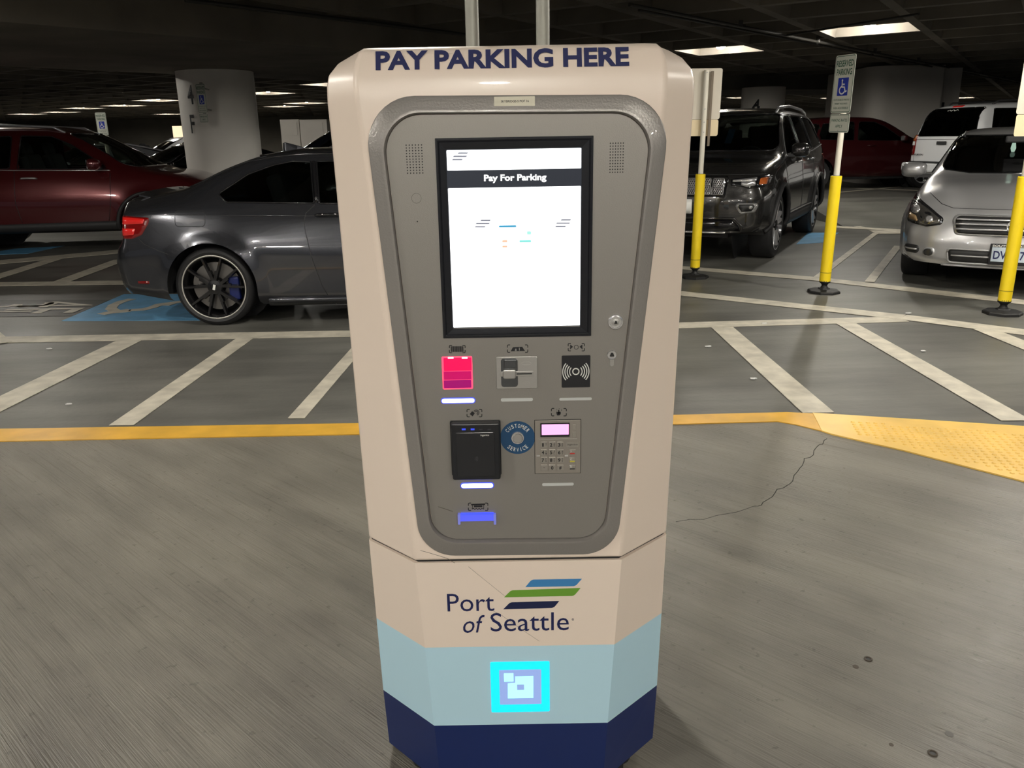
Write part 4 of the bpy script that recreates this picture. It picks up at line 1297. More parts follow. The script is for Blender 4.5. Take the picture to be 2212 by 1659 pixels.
    def cabin(s, xf, xr, w_, zf, zb, wheel_side=1, light=False):
        """seats, dash and steering wheel seen through the glass"""
        cab = MB().box(((xf + xr) / 2, 0, zf - .02), (xf - xr + .7, w_ * 1.9, .05)).build('cabin_floor', M_CABIN, s.root)
        def seat(x, y, wd, nm='seat'):
            mb = MB(); fr = Matrix.Rotation(R(-14), 3, 'Y')
            mb.box((x + .1, y, zf + .20), (.52, wd, .16)); mb.box((x - .20, y, zf + .52), (.14, wd * .92, .62), rot=fr); mb.box((x - .30, y, zf + .90), (.09, min(wd, .26), .18), rot=fr)
            mb.build(nm, M_CABIN, cab, bevel=.04, seg=3)
        mid = (xf + xr) / 2
        for y in (-.37, .37): seat(mid + .18, y, .5, 'front_seat')
        seat(xr + .45, 0, 1.25, 'rear_seat')
        for y in (-.35, .35): MB().box((xr + .17, y, zf + .86), (.10, .26, .17)).build('head_rest', M_CABIN, cab, bevel=.03)
        MB().box((xf - .12, 0, zb - .14), (.45, w_ * 1.75, .26)).build('dashboard', M_CABIN, cab, bevel=.05)
        c = Vector((xf - .48, wheel_side * .37, zb - .06)); rot = Matrix.Rotation(R(-65), 3, 'Y')
        MB().tube([c + rot @ Vector((.18 * math.cos(t), .18 * math.sin(t), 0)) for t in np.linspace(0, 2 * math.pi, 20, False)], .014, 6, closed=True).build('steering_wheel', M_MATBLK, cab, smooth=True)

    def mirror(s, x, z, w_, m, side, size=(.13, .20, .14)):
        mb = MB(); c = (x, side * (w_ + .11), z + .03)
        rs = []
        for dx, k in ((-.5, .86), (-.3, 1), (.1, .95), (.38, .7), (.5, .35)):
            rs.append([Vector((c[0] + dx * size[0], c[1] + math.copysign(abs(math.cos(t)) ** .6, math.cos(t)) * size[1] / 2 * k, c[2] + math.copysign(abs(math.sin(t)) ** .6, math.sin(t)) * size[2] / 2 * k)) for t in np.linspace(0, 2 * math.pi, 20, False)])
        mb.rings(rs, True)
        o = mb.build('side_mirror', m, s.root, smooth=True)
        MB().box((x + .01, side * (w_ - .02), z - .03), (.06, .16, .035)).build('mirror_arm', M_MATBLK, o)
        MB().box((c[0] - size[0] * .51, c[1], c[2]), (.004, size[1] * .78, size[2] * .74)).build('mirror_glass', M_CHROME, o)
        return o

    def handle(s, x, z, side, m, length=.2):
        ax = 'L' if side > 0 else 'R'
        h, n = s.hit(x, z, ax); h2, _ = s.hit(x + length, z, ax)
        d = (h2 - h)
        P = [h + n * .002, h + d * .12 + n * .03, h + d * .5 + n * .036, h + d * .88 + n * .03, h2 + n * .002]
        return MB().tube(P, .013, 8).build('door_handle', m, s.root, smooth=True)


def both(f):
    for ax in 'LR': f(ax, 1 if ax == 'L' else -1)


def paint(name, col, metal=.55, rough=.28): return mat(name, col, rough, metal, coat=1.0)


# ---------------------------------------------------------- grey coupe
P_GREY = paint('grey metallic paint', (0.050, 0.052, 0.060), .7, .22)
W = [(-1.32, .335, .335), (1.37, .335, .335)]
st = [(-2.07, .28, .82, .58, .885, .955, .80, 1.075, .66), (-1.78, .23, .83, .60, .905, .975, .825, 1.118, .68), (-1.62, .21, .84, .60, .915, .99, .82, 1.150, .67), (-1.42, .20, .84, .60, .920, 1.00, .81, 1.235, .62), (-1.2, .19, .84, .60, .920, 1.008, .80, 1.335, .585),
      (-.95, .18, .84, .60, .905, 1.01, .79, 1.415, .565), (-.6, .17, .83, .58, .89, 1.008, .785, 1.457, .555), (-.1, .17, .82, .56, .88, 1.00, .785, 1.462, .56), (.3, .17, .82, .56, .88, .985, .785, 1.40, .58), (.8, .17, .82, .57, .885, .96, .79, 1.19, .65), (1.05, .18, .83, .57, .89, .94, .79, 1.06, .70),
      (1.4, .2, .83, .58, .905, .90, .80, .99, .70), (1.9, .22, .81, .56, .88, .80, .79, .89, .68), (2.1, .24, .78, .54, .85, .72, .76, .79, .64)]
c = Car('coupe_car', st, W, .378, P_GREY, ((.20, [(.25, .55), (.35, .8), (.53, 1.0), (.66, .8), (.74, .45), (.95, .28), (1.03, .55), (1.09, .15)]), (.14, [(.2, .7), (.5, 1), (.7, .7), (.8, .1)])), (-1.203, 7.70), R(0), 1.0, dx=.032, nv=46, flare=.022, bend=(.07, .2))
q = rpoly([(-1.245, 1.10), (-1.165, 1.035), (-.43, 1.015), (-.475, 1.345), (-.63, 1.352), (-.80, 1.322), (-1.0, 1.255)], [.02, .03, .012, .012, 0, 0, 0], 4)
fwin = rpoly([(-.385, 1.012), (.70, .985), (.62, 1.05), (.30, 1.29), (.05, 1.35), (-.425, 1.348)], [.01, .02, .02, .05, .03, .012], 4)
def f(ax, sd):
    c.window(q, ax, M_GLASS, name='quarter_window'); c.window(fwin, ax, M_GLASS, name='door_window')
    c.line('window_pillar_trim', [(-.41, 1.015), (-.45, 1.348)], ax, .014, M_GLOSSBLK, off=.002)
    c.line('door_seam', [(-.425, 1.0), (-.50, .935), (-.515, .87), (-.505, .78), (-.46, .55), (-.40, .34), (-.36, .25)], ax, .0035, M_BLACK)
    c.line('bumper_seam', [(-1.905, .76), (-1.86, .71), (-1.74, .655), (-1.655, .625)], ax, .003, M_BLACK)
    c.line('fuel_door_seam', rpoly([(-1.585, .975), (-1.335, .97), (-1.335, .845), (-1.585, .85)], .03, 4), ax, .0028, M_BLACK, closed=True)
    c.line('side_crease', [(-1.93, .955), (-1.6, .945), (-1.2, .935), (-.5, .915), (.6, .90)], ax, .006, P_GREY, off=-.002)
    tl = rpoly([(-2.10, .945), (-1.80, .922), (-1.815, .87), (-1.875, .785), (-1.96, .752), (-2.10, .755)], [.01, .015, .02, .02, .02, .01], 3)
    t_ = c.patch('tail_light', tl, ax, M_REDL2, .004, .02, .03)
    c.patch('tail_light_bar', rpoly([(-2.09, .932), (-1.84, .913), (-1.86, .875), (-2.09, .868)], .008, 3), ax, M_REDL, .007, .006, .03, parent=t_)
    c.patch('tail_light_bar', rpoly([(-2.09, .838), (-1.93, .835), (-1.945, .785), (-2.09, .775)], .008, 3), ax, M_REDL, .007, .006, .03, parent=t_)
    sk = c.patch('side_skirt', rpoly([(-.87, .235), (.9, .235), (.9, .175), (-.87, .175)], .01, 2), ax, P_GREY, .02, .02, .08)
    c.patch('reflector', rpoly([(-1.96, .40), (-1.86, .40), (-1.86, .375), (-1.96, .375)], .006, 2), ax, M_REDL2, .003, .004, .04)
    c.handle(-.42, .915, sd, M_GLOSSBLK, .24)
    for wx in (-1.32, 1.37):
        wl_ = c.wheel(wx, sd, .335, .335, .91, 'vspoke', M_DARKMETAL, .255, .268, ring=mat('bare rim lip', (.62, .60, .55), .35, .8))
        MB().box((0, sd * .0, 0), (.02, .006, .045), rot=Matrix.Rotation(R(15), 3, 'Y')).build('hub_badge', M_WPRINT, wl_).location = (0, sd * -.004, 0)
        MB().box((.155, sd * -.07, -.02), (.09, .06, .2)).build('brake_caliper', mat('blue caliper', (.006, .014, .10), .35), wl_, bevel=.015)
    c.mirror(.62, 1.0, .82, P_GREY, sd)
both(f)
c.window(rpoly([(-.55, 1.15), (.55, 1.15), (.5, 1.40), (-.5, 1.40)], .05, 4), 'B', M_GLASS, lim=-.6, name='rear_window')
c.window(rpoly([(-.64, 1.06), (.64, 1.06), (.52, 1.39), (-.52, 1.39)], .05, 4), 'F', M_GLASSC, lim=.2, name='windshield')
c.finish()
c.under(.86); c.cabin(.9, -1.0, .78, .42, 1.0, wheel_side=1)
# deck spoiler, antenna fin, roof trim strip
h0 = [c.hit(-1.93, y, 'T')[0] for y in np.linspace(-.58, .58, 15)]
MB().rings([[Vector((p.x + .07, p.y, p.z - .012)), Vector((p.x + .05, p.y, p.z + .008)), Vector((p.x - .045, p.y, p.z + .030)), Vector((p.x - .05, p.y, p.z + .018))] for p in h0]).build('deck_spoiler', P_GREY, c.root, smooth=False)
p = c.hit(-.78, 0, 'T')[0]
MB().rings([[Vector((p.x + dx, p.y + sy * w_, p.z - .01 + hh)) for sy, hh in ((-1, 0), (-.55, h_), (.55, h_), (1, 0))] for dx, w_, h_ in ((.16, .008, .012), (.06, .03, .045), (-.05, .032, .075), (-.075, .012, .07))]).build('antenna_fin', P_GREY, c.root, bevel=.006)
both(lambda ax, sd: MB().tube([c.hit(x, sd * .52, 'T')[0] for x in np.linspace(-1.0, .25, 14)], .009, 6).build('roof_trim', M_GLOSSBLK, c.root, smooth=True))
c.line('trunk_seam', [(-.62, .96), (-.60, 1.05), (-.3, 1.075), (.3, 1.075), (.60, 1.05), (.62, .96)], 'B', .003, M_BLACK)
c.patch('licence_plate', rrect(0, .82, .32, .16, .01), 'B', M_WPRINT, .006, .01, .05)
for y in (-.5, -.38, .38, .5):
    MB().lathe([(.042, 0), (.042, -.12), (.036, -.12), (.036, 0)], (0, 0, 0), 18, 'X').build('exhaust_pipe', M_CHROME, c.root, smooth=True).location = (-2.05, y, .30)
tag(c.root, 'dark grey metallic coupe with black spoked wheels parked side-on left of the kiosk', 'car')

# ---------------------------------------------------------- dark grey SUV
P_GRAPH = paint('graphite metallic paint', (0.035, 0.034, 0.033), .6, .22)
W = [(-1.458, .385, .385), (1.40, .385, .385)]
st = [(-2.36, .42, .80, .80, .91, 1.15, .86, 1.36, .72), (-2.22, .36, .84, .80, .935, 1.19, .875, 1.60, .69), (-1.9, .34, .86, .80, .95, 1.195, .88, 1.71, .665), (-1.2, .32, .87, .78, .945, 1.18, .885, 1.755, .665), (-.3, .31, .87, .76, .94, 1.165, .885, 1.765, .665), (.3, .31, .87, .76, .94, 1.15, .88, 1.72, .67), (.62, .31, .87, .76, .94, 1.145, .88, 1.60, .69), (1.0, .32, .87, .77, .945, 1.13, .875, 1.32, .76), (1.18, .32, .87, .78, .95, 1.12, .87, 1.20, .80), (1.6, .34, .87, .78, .955, 1.08, .865, 1.155, .79), (2.0, .36, .85, .76, .94, 1.02, .85, 1.10, .76), (2.22, .38, .80, .72, .90, .95, .80, 1.03, .70)]
jeep = Car('suv_car', st, W, .455, P_GRAPH, ((.14, [(.3, .8), (.6, 1), (.8, .7), (1.1, .4), (1.36, .1)]), (.15, [(.30, .55), (.42, .9), (.60, 1.0), (.74, 1.0), (.80, .86), (.97, .80), (1.03, .25)])), (3.22, 12.06), R(-118.3), 1.06, dx=.045, nv=42, flare=.028, bend=(.1, .13))
c = jeep
w1 = rpoly([(-.10, 1.20), (.80, 1.19), (.72, 1.27), (.40, 1.55), (.22, 1.645), (-.04, 1.655)], [.02, .02, .02, .06, .03, .02], 4)
w2 = rpoly([(-1.05, 1.21), (-.20, 1.20), (-.14, 1.655), (-.88, 1.655)], .03, 4)
w3 = rpoly([(-2.05, 1.28), (-1.14, 1.22), (-1.02, 1.65), (-1.80, 1.62)], .05, 4)
def f(ax, sd):
    c.window(w1, ax, M_GLASSD, name='front_door_window'); c.window(w2, ax, M_GLASSD, name='rear_door_window'); c.window(w3, ax, M_GLASSD, name='cargo_window')
    c.line('chrome_window_line', [(-2.12, 1.26), (-1.1, 1.19), (.83, 1.165)], ax, .009, M_CHROME, off=.006)
    c.line('chrome_window_line', [(.84, 1.17), (.44, 1.575), (.22, 1.67), (-1.8, 1.66), (-2.1, 1.5)], ax, .006, M_CHROME, off=.006)
    c.line('door_seam', [(.98, 1.12), (.96, .7), (.90, .42)], ax, .004, M_BLACK); c.line('door_seam', [(-.15, 1.16), (-.17, .42)], ax, .004, M_BLACK)
    c.line('door_seam', [(-1.12, 1.18), (-1.10, .95), (-.97, .6), (-.93, .42)], ax, .004, M_BLACK)
    c.line('wheel_arch_trim', [(1.40 + .475 * math.cos(t), .385 + .475 * math.sin(t)) for t in np.linspace(-.1, math.pi + .1, 26)], ax, .028, M_MATBLK, off=.0)
    c.line('wheel_arch_trim', [(-1.458 + .475 * math.cos(t), .385 + .475 * math.sin(t)) for t in np.linspace(-.1, math.pi + .1, 26)], ax, .028, M_MATBLK)
    c.patch('side_skirt', rpoly([(-.95, .47), (.90, .47), (.90, .33), (-.95, .33)], .02, 2), ax, M_MATBLK, .02, .02, .1)
    c.line('chrome_sill_strip', [(-.92, .485), (.88, .485)], ax, .009, M_CHROME, off=.02)
    c.handle(-.05, 1.075, sd, M_CHROME, .21); c.handle(-1.02, 1.085, sd, M_CHROME, .21)
    for wx in (-1.458, 1.40): c.wheel(wx, sd, .385, .385, .955, 'split', M_DARKMETAL, .26, .285, ring=M_ALLOY)
    c.mirror(.74, 1.20, .90, P_GRAPH, sd, (.14, .22, .17))
    # roof rail
    MB().tube([c.hit(x, sd * .60, 'T')[0] + Vector((0, 0, z_)) for x, z_ in ((.25, .0), (.12, .05), (-.6, .06), (-1.6, .06), (-1.95, .05), (-2.05, 0))], .02, 8).build('roof_rail', M_CHROME, c.root, smooth=True)
    # headlight, fog lamps (front view, mirrored)
    m_ = lambda P: [(sd * y, z) for y, z in P]
    hl = c.patch('headlight', rpoly(m_([(.55, .955), (.90, .985), (.905, .90), (.88, .865), (.74, .85), (.66, .875), (.56, .885)]), .015, 3), 'F', M_GLOSSBLK, .006, .02, .03)
    c.patch('headlight_trim', rpoly(m_([(.57, .945), (.80, .965), (.80, .93), (.57, .925)]), .006, 2), 'F', M_CHROME, .010, .006, .03, parent=hl)
    c.patch('headlight_lens', rpoly(m_([(.66, .925), (.79, .93), (.80, .885), (.72, .87), (.66, .89)]), .012, 3), 'F', M_ALLOY, .012, .006, .03, parent=hl)
    c.patch('turn_signal', rpoly(m_([(.825, .955), (.885, .965), (.885, .89), (.83, .89)]), .01, 3), 'F', M_AMBER, .012, .006, .03, parent=hl)
    fo = c.patch('fog_lamp', rpoly(m_([(.60, .70), (.86, .70), (.82, .60), (.68, .585)]), .03, 4), 'F', M_CHROME, .010, .02, .03)
    c.patch('fog_lamp_inset', rpoly(m_([(.635, .685), (.82, .685), (.79, .615), (.69, .605)]), .02, 4), 'F', M_BLACK, .014, .006, .03, parent=fo)
    c.patch('fog_lamp_lens', rrect(sd * .775, .655, .04, .04, .019, 5), 'F', M_CHROME, .018, .006, .02, parent=fo)
    c.patch('tail_light', rpoly(m_([(.62, 1.12), (.90, 1.14), (.90, .98), (.62, .99)]), .02, 3), 'B', M_REDL2, .006, .02, .05)
both(f)
c.window(rpoly([(-.80, 1.235), (.80, 1.235), (.66, 1.67), (-.66, 1.67)], .06, 4), 'F', glass_mat('windscreen glass', (.26, .30, .28)), lim=.3, name='windshield')
c.window(rpoly([(-.70, 1.23), (.70, 1.23), (.62, 1.60), (-.62, 1.60)], .06, 4), 'B', M_GLASSC, lim=-2.0, name='rear_window')
c.finish(); c.under(.90, .30, .6); c.cabin(.95, -1.7, .84, .55, 1.17)
# grille of seven slots
grf = c.patch('grille_surround', rpoly([(-.53, .985), (.53, .985), (.51, .765), (-.51, .765)], .03, 4), 'F', M_GLOSSBLK, .004, .02, .06)
for k in range(7):
    yc = (k - 3) * .142
    fr_ = c.patch('grille_slot', rrect(yc, .875, .125, .175, .018, 3), 'F', M_CHROME, .010, .01, .05, parent=grf)
    c.patch('grille_slot_inner', rrect(yc, .875, .108, .158, .012, 3), 'F', M_BLACK, .013, .006, .05, parent=grf)
    mb = MB()
    for i in range(5):
        for j in range(8):
            a_, b_ = yc - .044 + i * .022 + (j % 2) * .011, .805 + j * .020
            if abs(a_ - yc) > .05: continue
            h, n = c.hit(a_, b_, 'F'); h = h + n * .016
            mb.tube([h + Vector((0, .0115 * math.cos(t), .0115 * math.sin(t))) for t in [math.pi / 6 + q_ * math.pi / 3 for q_ in range(6)]], .0026, 4, closed=True)
    mb.build('grille_mesh', M_CHROME, grf)
lo = c.patch('lower_intake', rpoly([(-.60, .52), (.60, .52), (.70, .42), (.62, .36), (-.62, .36), (-.70, .42)], .04, 4), 'F', M_GLOSSBLK, .006, .02, .06)
c.line('bumper_chrome_strip', [(-.72, .345), (-.66, .335), (.66, .335), (.72, .345)], 'F', .012, M_CHROME, off=.012)
c.line('intake_trim', rpoly([(-.62, .535), (.62, .535), (.72, .42), (.63, .345), (-.63, .345), (-.72, .42)], .05, 4), 'F', .014, P_GRAPH, closed=True, off=.006)
c.patch('lower_bumper', rpoly([(-.8, .34), (.8, .34), (.8, .25), (-.8, .25)], .02, 2), 'F', M_MATBLK, .01, .03, .1)
c.patch('licence_plate', rrect(0, .66, .31, .155, .01), 'F', M_WPRINT, .012, .014, .08)
c.line('hood_seam', [(-.86, 1.0), (-.55, 1.0), (.55, 1.0), (.86, 1.0)], 'F', .004, M_BLACK)
tg = c.patch('parking_placard', rrect(.17, 1.43, .085, .17, .008), 'F', mat('blue placard', lin(120, 190, 250), .5), -.03, 0, .05)
tag(c.root, 'dark graphite SUV with chrome seven-slot grille, right behind the kiosk', 'car')

# ---------------------------------------------------------- silver sedan
P_SIL = paint('silver metallic paint', (0.46, 0.46, 0.465), .6, .30)
W = [(-1.39, .34, .34), (1.39, .34, .34)]
st = [(-2.28, .30, .78, .60, .88, .98, .80, 1.09, .66), (-1.9, .24, .83, .60, .915, 1.0, .815, 1.15, .67), (-1.4, .21, .84, .60, .93, 1.005, .81, 1.28, .60), (-.9, .2, .84, .58, .925, 1.0, .80, 1.41, .56), (-.3, .2, .84, .56, .92, .985, .795, 1.458, .56), (.1, .2, .84, .56, .92, .97, .795, 1.43, .575), (.45, .2, .84, .56, .92, .96, .80, 1.33, .61), (.95, .2, .84, .57, .925, .94, .80, 1.095, .70), (1.12, .2, .84, .58, .93, .935, .80, 1.02, .73), (1.4, .2, .84, .58, .935, .905, .80, .985, .70), (1.85, .22, .83, .56, .92, .84, .80, .93, .68), (2.1, .24, .81, .54, .89, .755, .79, .845, .64), (2.25, .25, .78, .50, .86, .67, .76, .75, .62)]
c = Car('sedan_car', st, W, .385, P_SIL, ((.13, [(.25, .7), (.5, 1), (.8, .6), (1.05, .1)]), (.17, [(.20, .65), (.30, .98), (.45, 1.0), (.60, .80), (.70, .55), (.76, .12)])), (5.92, 9.72), R(-119.5), 1.06, dx=.045, nv=42, flare=.024, bend=(.13, .20))
w1 = rpoly([(-.20, 1.0), (.56, .99), (.46, 1.10), (.22, 1.27), (.02, 1.350), (-.14, 1.375)], [.02, .02, .02, .06, .03, .02], 4)
w2 = rpoly([(-1.0, 1.03), (-.28, 1.0), (-.22, 1.375), (-.62, 1.36), (-.9, 1.25)], .03, 4)
def f(ax, sd):
    m_ = lambda P: [(sd * y, z) for y, z in P]
    c.window(w1, ax, M_GLASS, name='front_door_window'); c.window(w2, ax, M_GLASS, name='rear_door_window')
    c.line('door_seam', [(.98, .95), (.95, .6), (.88, .3)], ax, .004, M_BLACK); c.line('door_seam', [(-.24, .97), (-.26, .3)], ax, .004, M_BLACK)
    c.handle(-.12, .86, sd, P_SIL, .2); c.handle(-1.05, .88, sd, P_SIL, .2)
    for wx in (-1.39, 1.39): c.wheel(wx, sd, .34, .34, .935, 'plain', M_ALLOY, .24, .24)
    c.mirror(.80, 1.0, .84, P_SIL, sd, (.15, .25, .16))
    hl = c.patch('headlight', rpoly(m_([(.885, .825), (.83, .825), (.70, .745), (.56, .655), (.575, .60), (.70, .575), (.88, .60)]), [.01, .03, .02, .03, .03, .03, .02], 4), 'F', M_GLOSSBLK, .005, .02, .03)
    c.patch('headlight_lens', rpoly(m_([(.87, .785), (.82, .785), (.70, .72), (.585, .645), (.60, .61), (.70, .59), (.87, .615)]), .02, 4), 'F', mat('headlight bowl', (.30, .29, .27), .15, .9), .008, .006, .03, parent=hl)
    c.patch('headlight_projector', rrect(sd * .815, .715, .075, .075, .036, 5), 'F', M_CHROME, .014, .008, .02, parent=hl)
    c.patch('headlight_projector', rrect(sd * .68, .64, .06, .05, .024, 5), 'F', M_CHROME, .014, .008, .02, parent=hl)
    c.patch('headlight_marker', rpoly(m_([(.80, .66), (.87, .68), (.87, .625), (.77, .61)]), .01, 3), 'F', mat('amber reflector', (.45, .30, .16), .2, .5), .013, .006, .03, parent=hl)
    fo = c.patch('fog_lamp', rrect(sd * .645, .352, .10, .085, .04, 6), 'F', P_SIL, .016, .02, .03)
    c.patch('fog_lamp_lens', rrect(sd * .645, .352, .075, .065, .031, 6), 'F', mat('dark fog lens', (.03, .03, .03), .15), .022, .008, .02, parent=fo)
    du = c.patch('brake_duct', rrect(sd * .80, .365, .13, .075, .03, 5), 'F', M_BLACK, .006, .012, .03)
    c.line('duct_bar', [(sd * .75, .365), (sd * .86, .365)], 'F', .008, P_SIL, off=.012, parent=du)
    c.line('hood_seam', m_([(.72, .86), (.60, .775), (.50, .745)]), 'F', .0035, M_BLACK)
    c.patch('tail_light', rpoly(m_([(.60, .98), (.86, .97), (.86, .80), (.62, .84)]), .02, 3), 'B', M_REDL2, .006, .02, .05)
    MB().tube([c.hit(x, sd * .52, 'T')[0] for x in np.linspace(-.9, .25, 12)], .012, 6).build('roof_trim', M_MATBLK, c.root, smooth=True)
both(f)
c.window(rpoly([(-.69, 1.045), (-.4, 1.01), (.4, 1.01), (.69, 1.045), (.585, 1.37), (-.585, 1.37)], .05, 4), 'F', glass_mat('windscreen glass silver car', (.22, .25, .24)), lim=.15, name='windshield')
c.window(rpoly([(-.62, 1.14), (.62, 1.14), (.55, 1.37), (-.55, 1.37)], .05, 4), 'B', M_GLASSC, lim=-.8, name='rear_window')
c.finish(); c.under(.87); c.cabin(.95, -1.25, .78, .42, 1.0)
c.line('hood_seam', [(-.50, .745), (.50, .745)], 'F', .0035, M_BLACK)
gs = c.patch('grille_surround', rpoly([(-.50, .695), (.50, .695), (.46, .52), (-.46, .52)], [.05, .05, .04, .04], 5), 'F', M_CHROME, .010, .02, .05)
c.patch('grille_recess', rpoly([(-.475, .680), (.475, .680), (.44, .535), (-.44, .535)], [.04, .04, .03, .03], 5), 'F', M_BLACK, .013, .006, .05, parent=gs)
for z_ in (.650, .612, .572): c.line('grille_bar', [(-.455, z_), (.455, z_)], 'F', .009, M_ALLOY, off=.02, parent=gs)
MB().tube([c.hit(.06 * math.cos(t), .61 + .05 * math.sin(t), 'F')[0] + Vector((.03, 0, 0)) for t in np.linspace(0, 2 * math.pi, 20, False)], .008, 6, closed=True).build('badge_ring', M_CHROME, gs, smooth=True)
li = c.patch('lower_intake', rpoly([(-.49, .395), (.49, .395), (.47, .285), (-.47, .285)], .025, 4), 'F', M_BLACK, .008, .015, .05)
c.line('intake_trim', rpoly([(-.50, .40), (.50, .40), (.48, .28), (-.48, .28)], .03, 4), 'F', .010, P_SIL, closed=True, off=.008)
c.line('intake_bar', [(-.46, .342), (.46, .342)], 'F', .008, P_SIL, off=.016, parent=li)
c.line('bumper_lip', [(-.7, .225), (-.4, .21), (.4, .21), (.7, .225)], 'F', .012, P_SIL, off=.004)
# plate with frame
hp, _ = c.hit(0, .375, 'F')
pl = MB().box((hp.x + .03, 0, .375), (.014, .335, .185)).build('licence_plate', M_PRINT, c.root, bevel=.008)
MB().box((hp.x + .039, 0, .375), (.004, .30, .125)).build('plate_sheet', mat('plate pale blue', lin(196, 208, 218), .4), pl)
PF = Frame((hp.x + .0415, 0, .375), (0, 1, 0), (0, 0, 1)); mb = MB()
put_text(mb, PF, 'DV  4 75', (-.135, -.042, .135, .032), .0008, .02); mb.build('plate_number', M_NAVY, pl)
PF2 = Frame((hp.x + .0385, 0, .375), (0, 1, 0), (0, 0, 1)); mb = MB(); put_text(mb, PF2, 'SOUTH TACOMA', (-.15, .066, .15, .084), .0008, .03)
mb.build('plate_frame_text', M_WPRINT, pl)
af = MB(); hx, _ = c.hit(.05, 1.18, 'F'); FR = Frame((hx.x - .06, .0, 0), (0, 1, 0), (0, 0, 1))
FR.slab(af, rpoly([(-.075, 1.30), (-.045, 1.30), (-.035, 1.24), (-.048, 1.20), (-.035, 1.165), (-.06, 1.15), (-.085, 1.165), (-.072, 1.20), (-.085, 1.24)], .01, 3), 0, .006)
af.build('hanging_freshener', mat('pale green card', lin(170, 205, 195), .6), c.root)
MB().box((hx.x - .05, -.02, 1.33), (.03, .24, .07)).build('rear_view_mirror', M_MATBLK, c.root, bevel=.015)
tag(c.root, 'silver sedan facing out with chrome-barred grille, at the right edge', 'car')

# ---------------------------------------------------------- red SUV, left
P_RED = paint('dark red metallic paint', (0.085, 0.007, 0.009), .45, .22)
W = [(-1.35, .36, .36), (1.35, .36, .36)]
st_suv = [(-2.22, .38, .78, .70, .88, 1.14, .80, 1.38, .66), (-2.05, .33, .80, .70, .90, 1.16, .82, 1.58, .62), (-1.6, .31, .83, .70, .92, 1.155, .825, 1.68, .60), (-.7, .3, .83, .68, .915, 1.14, .82, 1.735, .61), (0, .3, .83, .66, .91, 1.125, .82, 1.72, .61), (.35, .3, .83, .66, .91, 1.115, .82, 1.65, .62), (.75, .3, .83, .66, .915, 1.10, .82, 1.45, .67), (1.15, .3, .83, .68, .92, 1.08, .82, 1.21, .73), (1.35, .31, .83, .68, .925, 1.06, .82, 1.13, .74), (1.8, .32, .83, .67, .92, .985, .815, 1.06, .70), (2.05, .34, .80, .64, .89, .90, .79, .97, .66), (2.18, .35, .77, .6, .86, .82, .76, .88, .62)]
c = Car('suv_car', st_suv, W, .43, P_RED, ((.14, [(.3, .8), (.6, 1), (.9, .6), (1.36, .1)]), (.14, [(.3, .8), (.5, 1), (.7, .8), (.86, .15)])), (-6.75, 12.85), R(6), 1.04, dx=.06, nv=36, flare=.02, bend=(.1, .16))
w1 = rpoly([(-.36, 1.165), (.84, 1.14), (.70, 1.24), (.36, 1.47), (.10, 1.585), (-.30, 1.60)], [.02, .02, .02, .08, .03, .02], 4)
w2 = rpoly([(-1.35, 1.20), (-.46, 1.17), (-.42, 1.60), (-1.2, 1.56)], .03, 4)
w3 = rpoly([(-1.85, 1.30), (-1.42, 1.22), (-1.28, 1.55), (-1.6, 1.50)], .04, 4)
def f(ax, sd):
    c.window(w1, ax, M_GLASSC, name='front_door_window'); c.window(w2, ax, M_GLASSD, name='rear_door_window'); c.window(w3, ax, M_GLASSD, name='quarter_window')
    c.line('chrome_window_line', [(-1.85, 1.27), (-1.4, 1.18), (-.4, 1.145), (.86, 1.12)], ax, .008, M_CHROME, off=.004)
    c.line('door_seam', [(-.40, 1.13), (-.42, .70), (-.38, .44)], ax, .004, M_BLACK); c.line('door_seam', [(.86, 1.09), (.84, .7), (.78, .44)], ax, .004, M_BLACK)
    c.patch('side_cladding', rpoly([(-.92, .42), (.92, .44), (.92, .30), (-.92, .30)], .03, 2), ax, M_MATBLK, .015, .02, .1)
    for wx in (-1.35, 1.35):
        c.line('wheel_arch_trim', [(wx + .455 * math.cos(t), .36 + .455 * math.sin(t)) for t in np.linspace(-.1, math.pi + .1, 24)], ax, .026, M_MATBLK)
        c.wheel(wx, sd, .36, .36, .925, 'plain', M_ALLOY, .23, .25)
    c.handle(-.32, 1.03, sd, M_CHROME, .21); c.handle(-1.3, 1.04, sd, M_CHROME, .21)
    c.mirror(.72, 1.18, .84, P_RED, sd, (.15, .22, .16))
    MB().tube([c.hit(x, sd * .56, 'T')[0] + Vector((0, 0, z_)) for x, z_ in ((.25, .0), (.1, .045), (-.6, .06), (-1.6, .05), (-1.8, 0))], .016, 8).build('roof_rail', M_ALLOY, c.root, smooth=True)
    m_ = lambda P: [(sd * y, z) for y, z in P]
    c.patch('headlight', rpoly(m_([(.48, .86), (.80, .88), (.84, .78), (.55, .74)]), .02, 3), 'F', M_CHROME, .006, .02, .05)
    c.patch('tail_light', rpoly(m_([(.60, 1.12), (.84, 1.14), (.84, .94), (.62, .98)]), .02, 3), 'B', M_REDL2, .006, .02, .05)
both(f)
c.window(rpoly([(-.74, 1.16), (.74, 1.16), (.58, 1.62), (-.58, 1.62)], .06, 4), 'F', M_GLASSC, lim=.1, name='windshield')
c.window(rpoly([(-.62, 1.22), (.62, 1.22), (.56, 1.58), (-.56, 1.58)], .06, 4), 'B', M_GLASSD, lim=-1.9, name='rear_window')
c.finish(); c.under(.87, .28, .58); c.cabin(.95, -1.5, .80, .52, 1.13, wheel_side=1)
tag(c.root, 'dark red SUV parked side-on at the left edge behind the coupe', 'car')


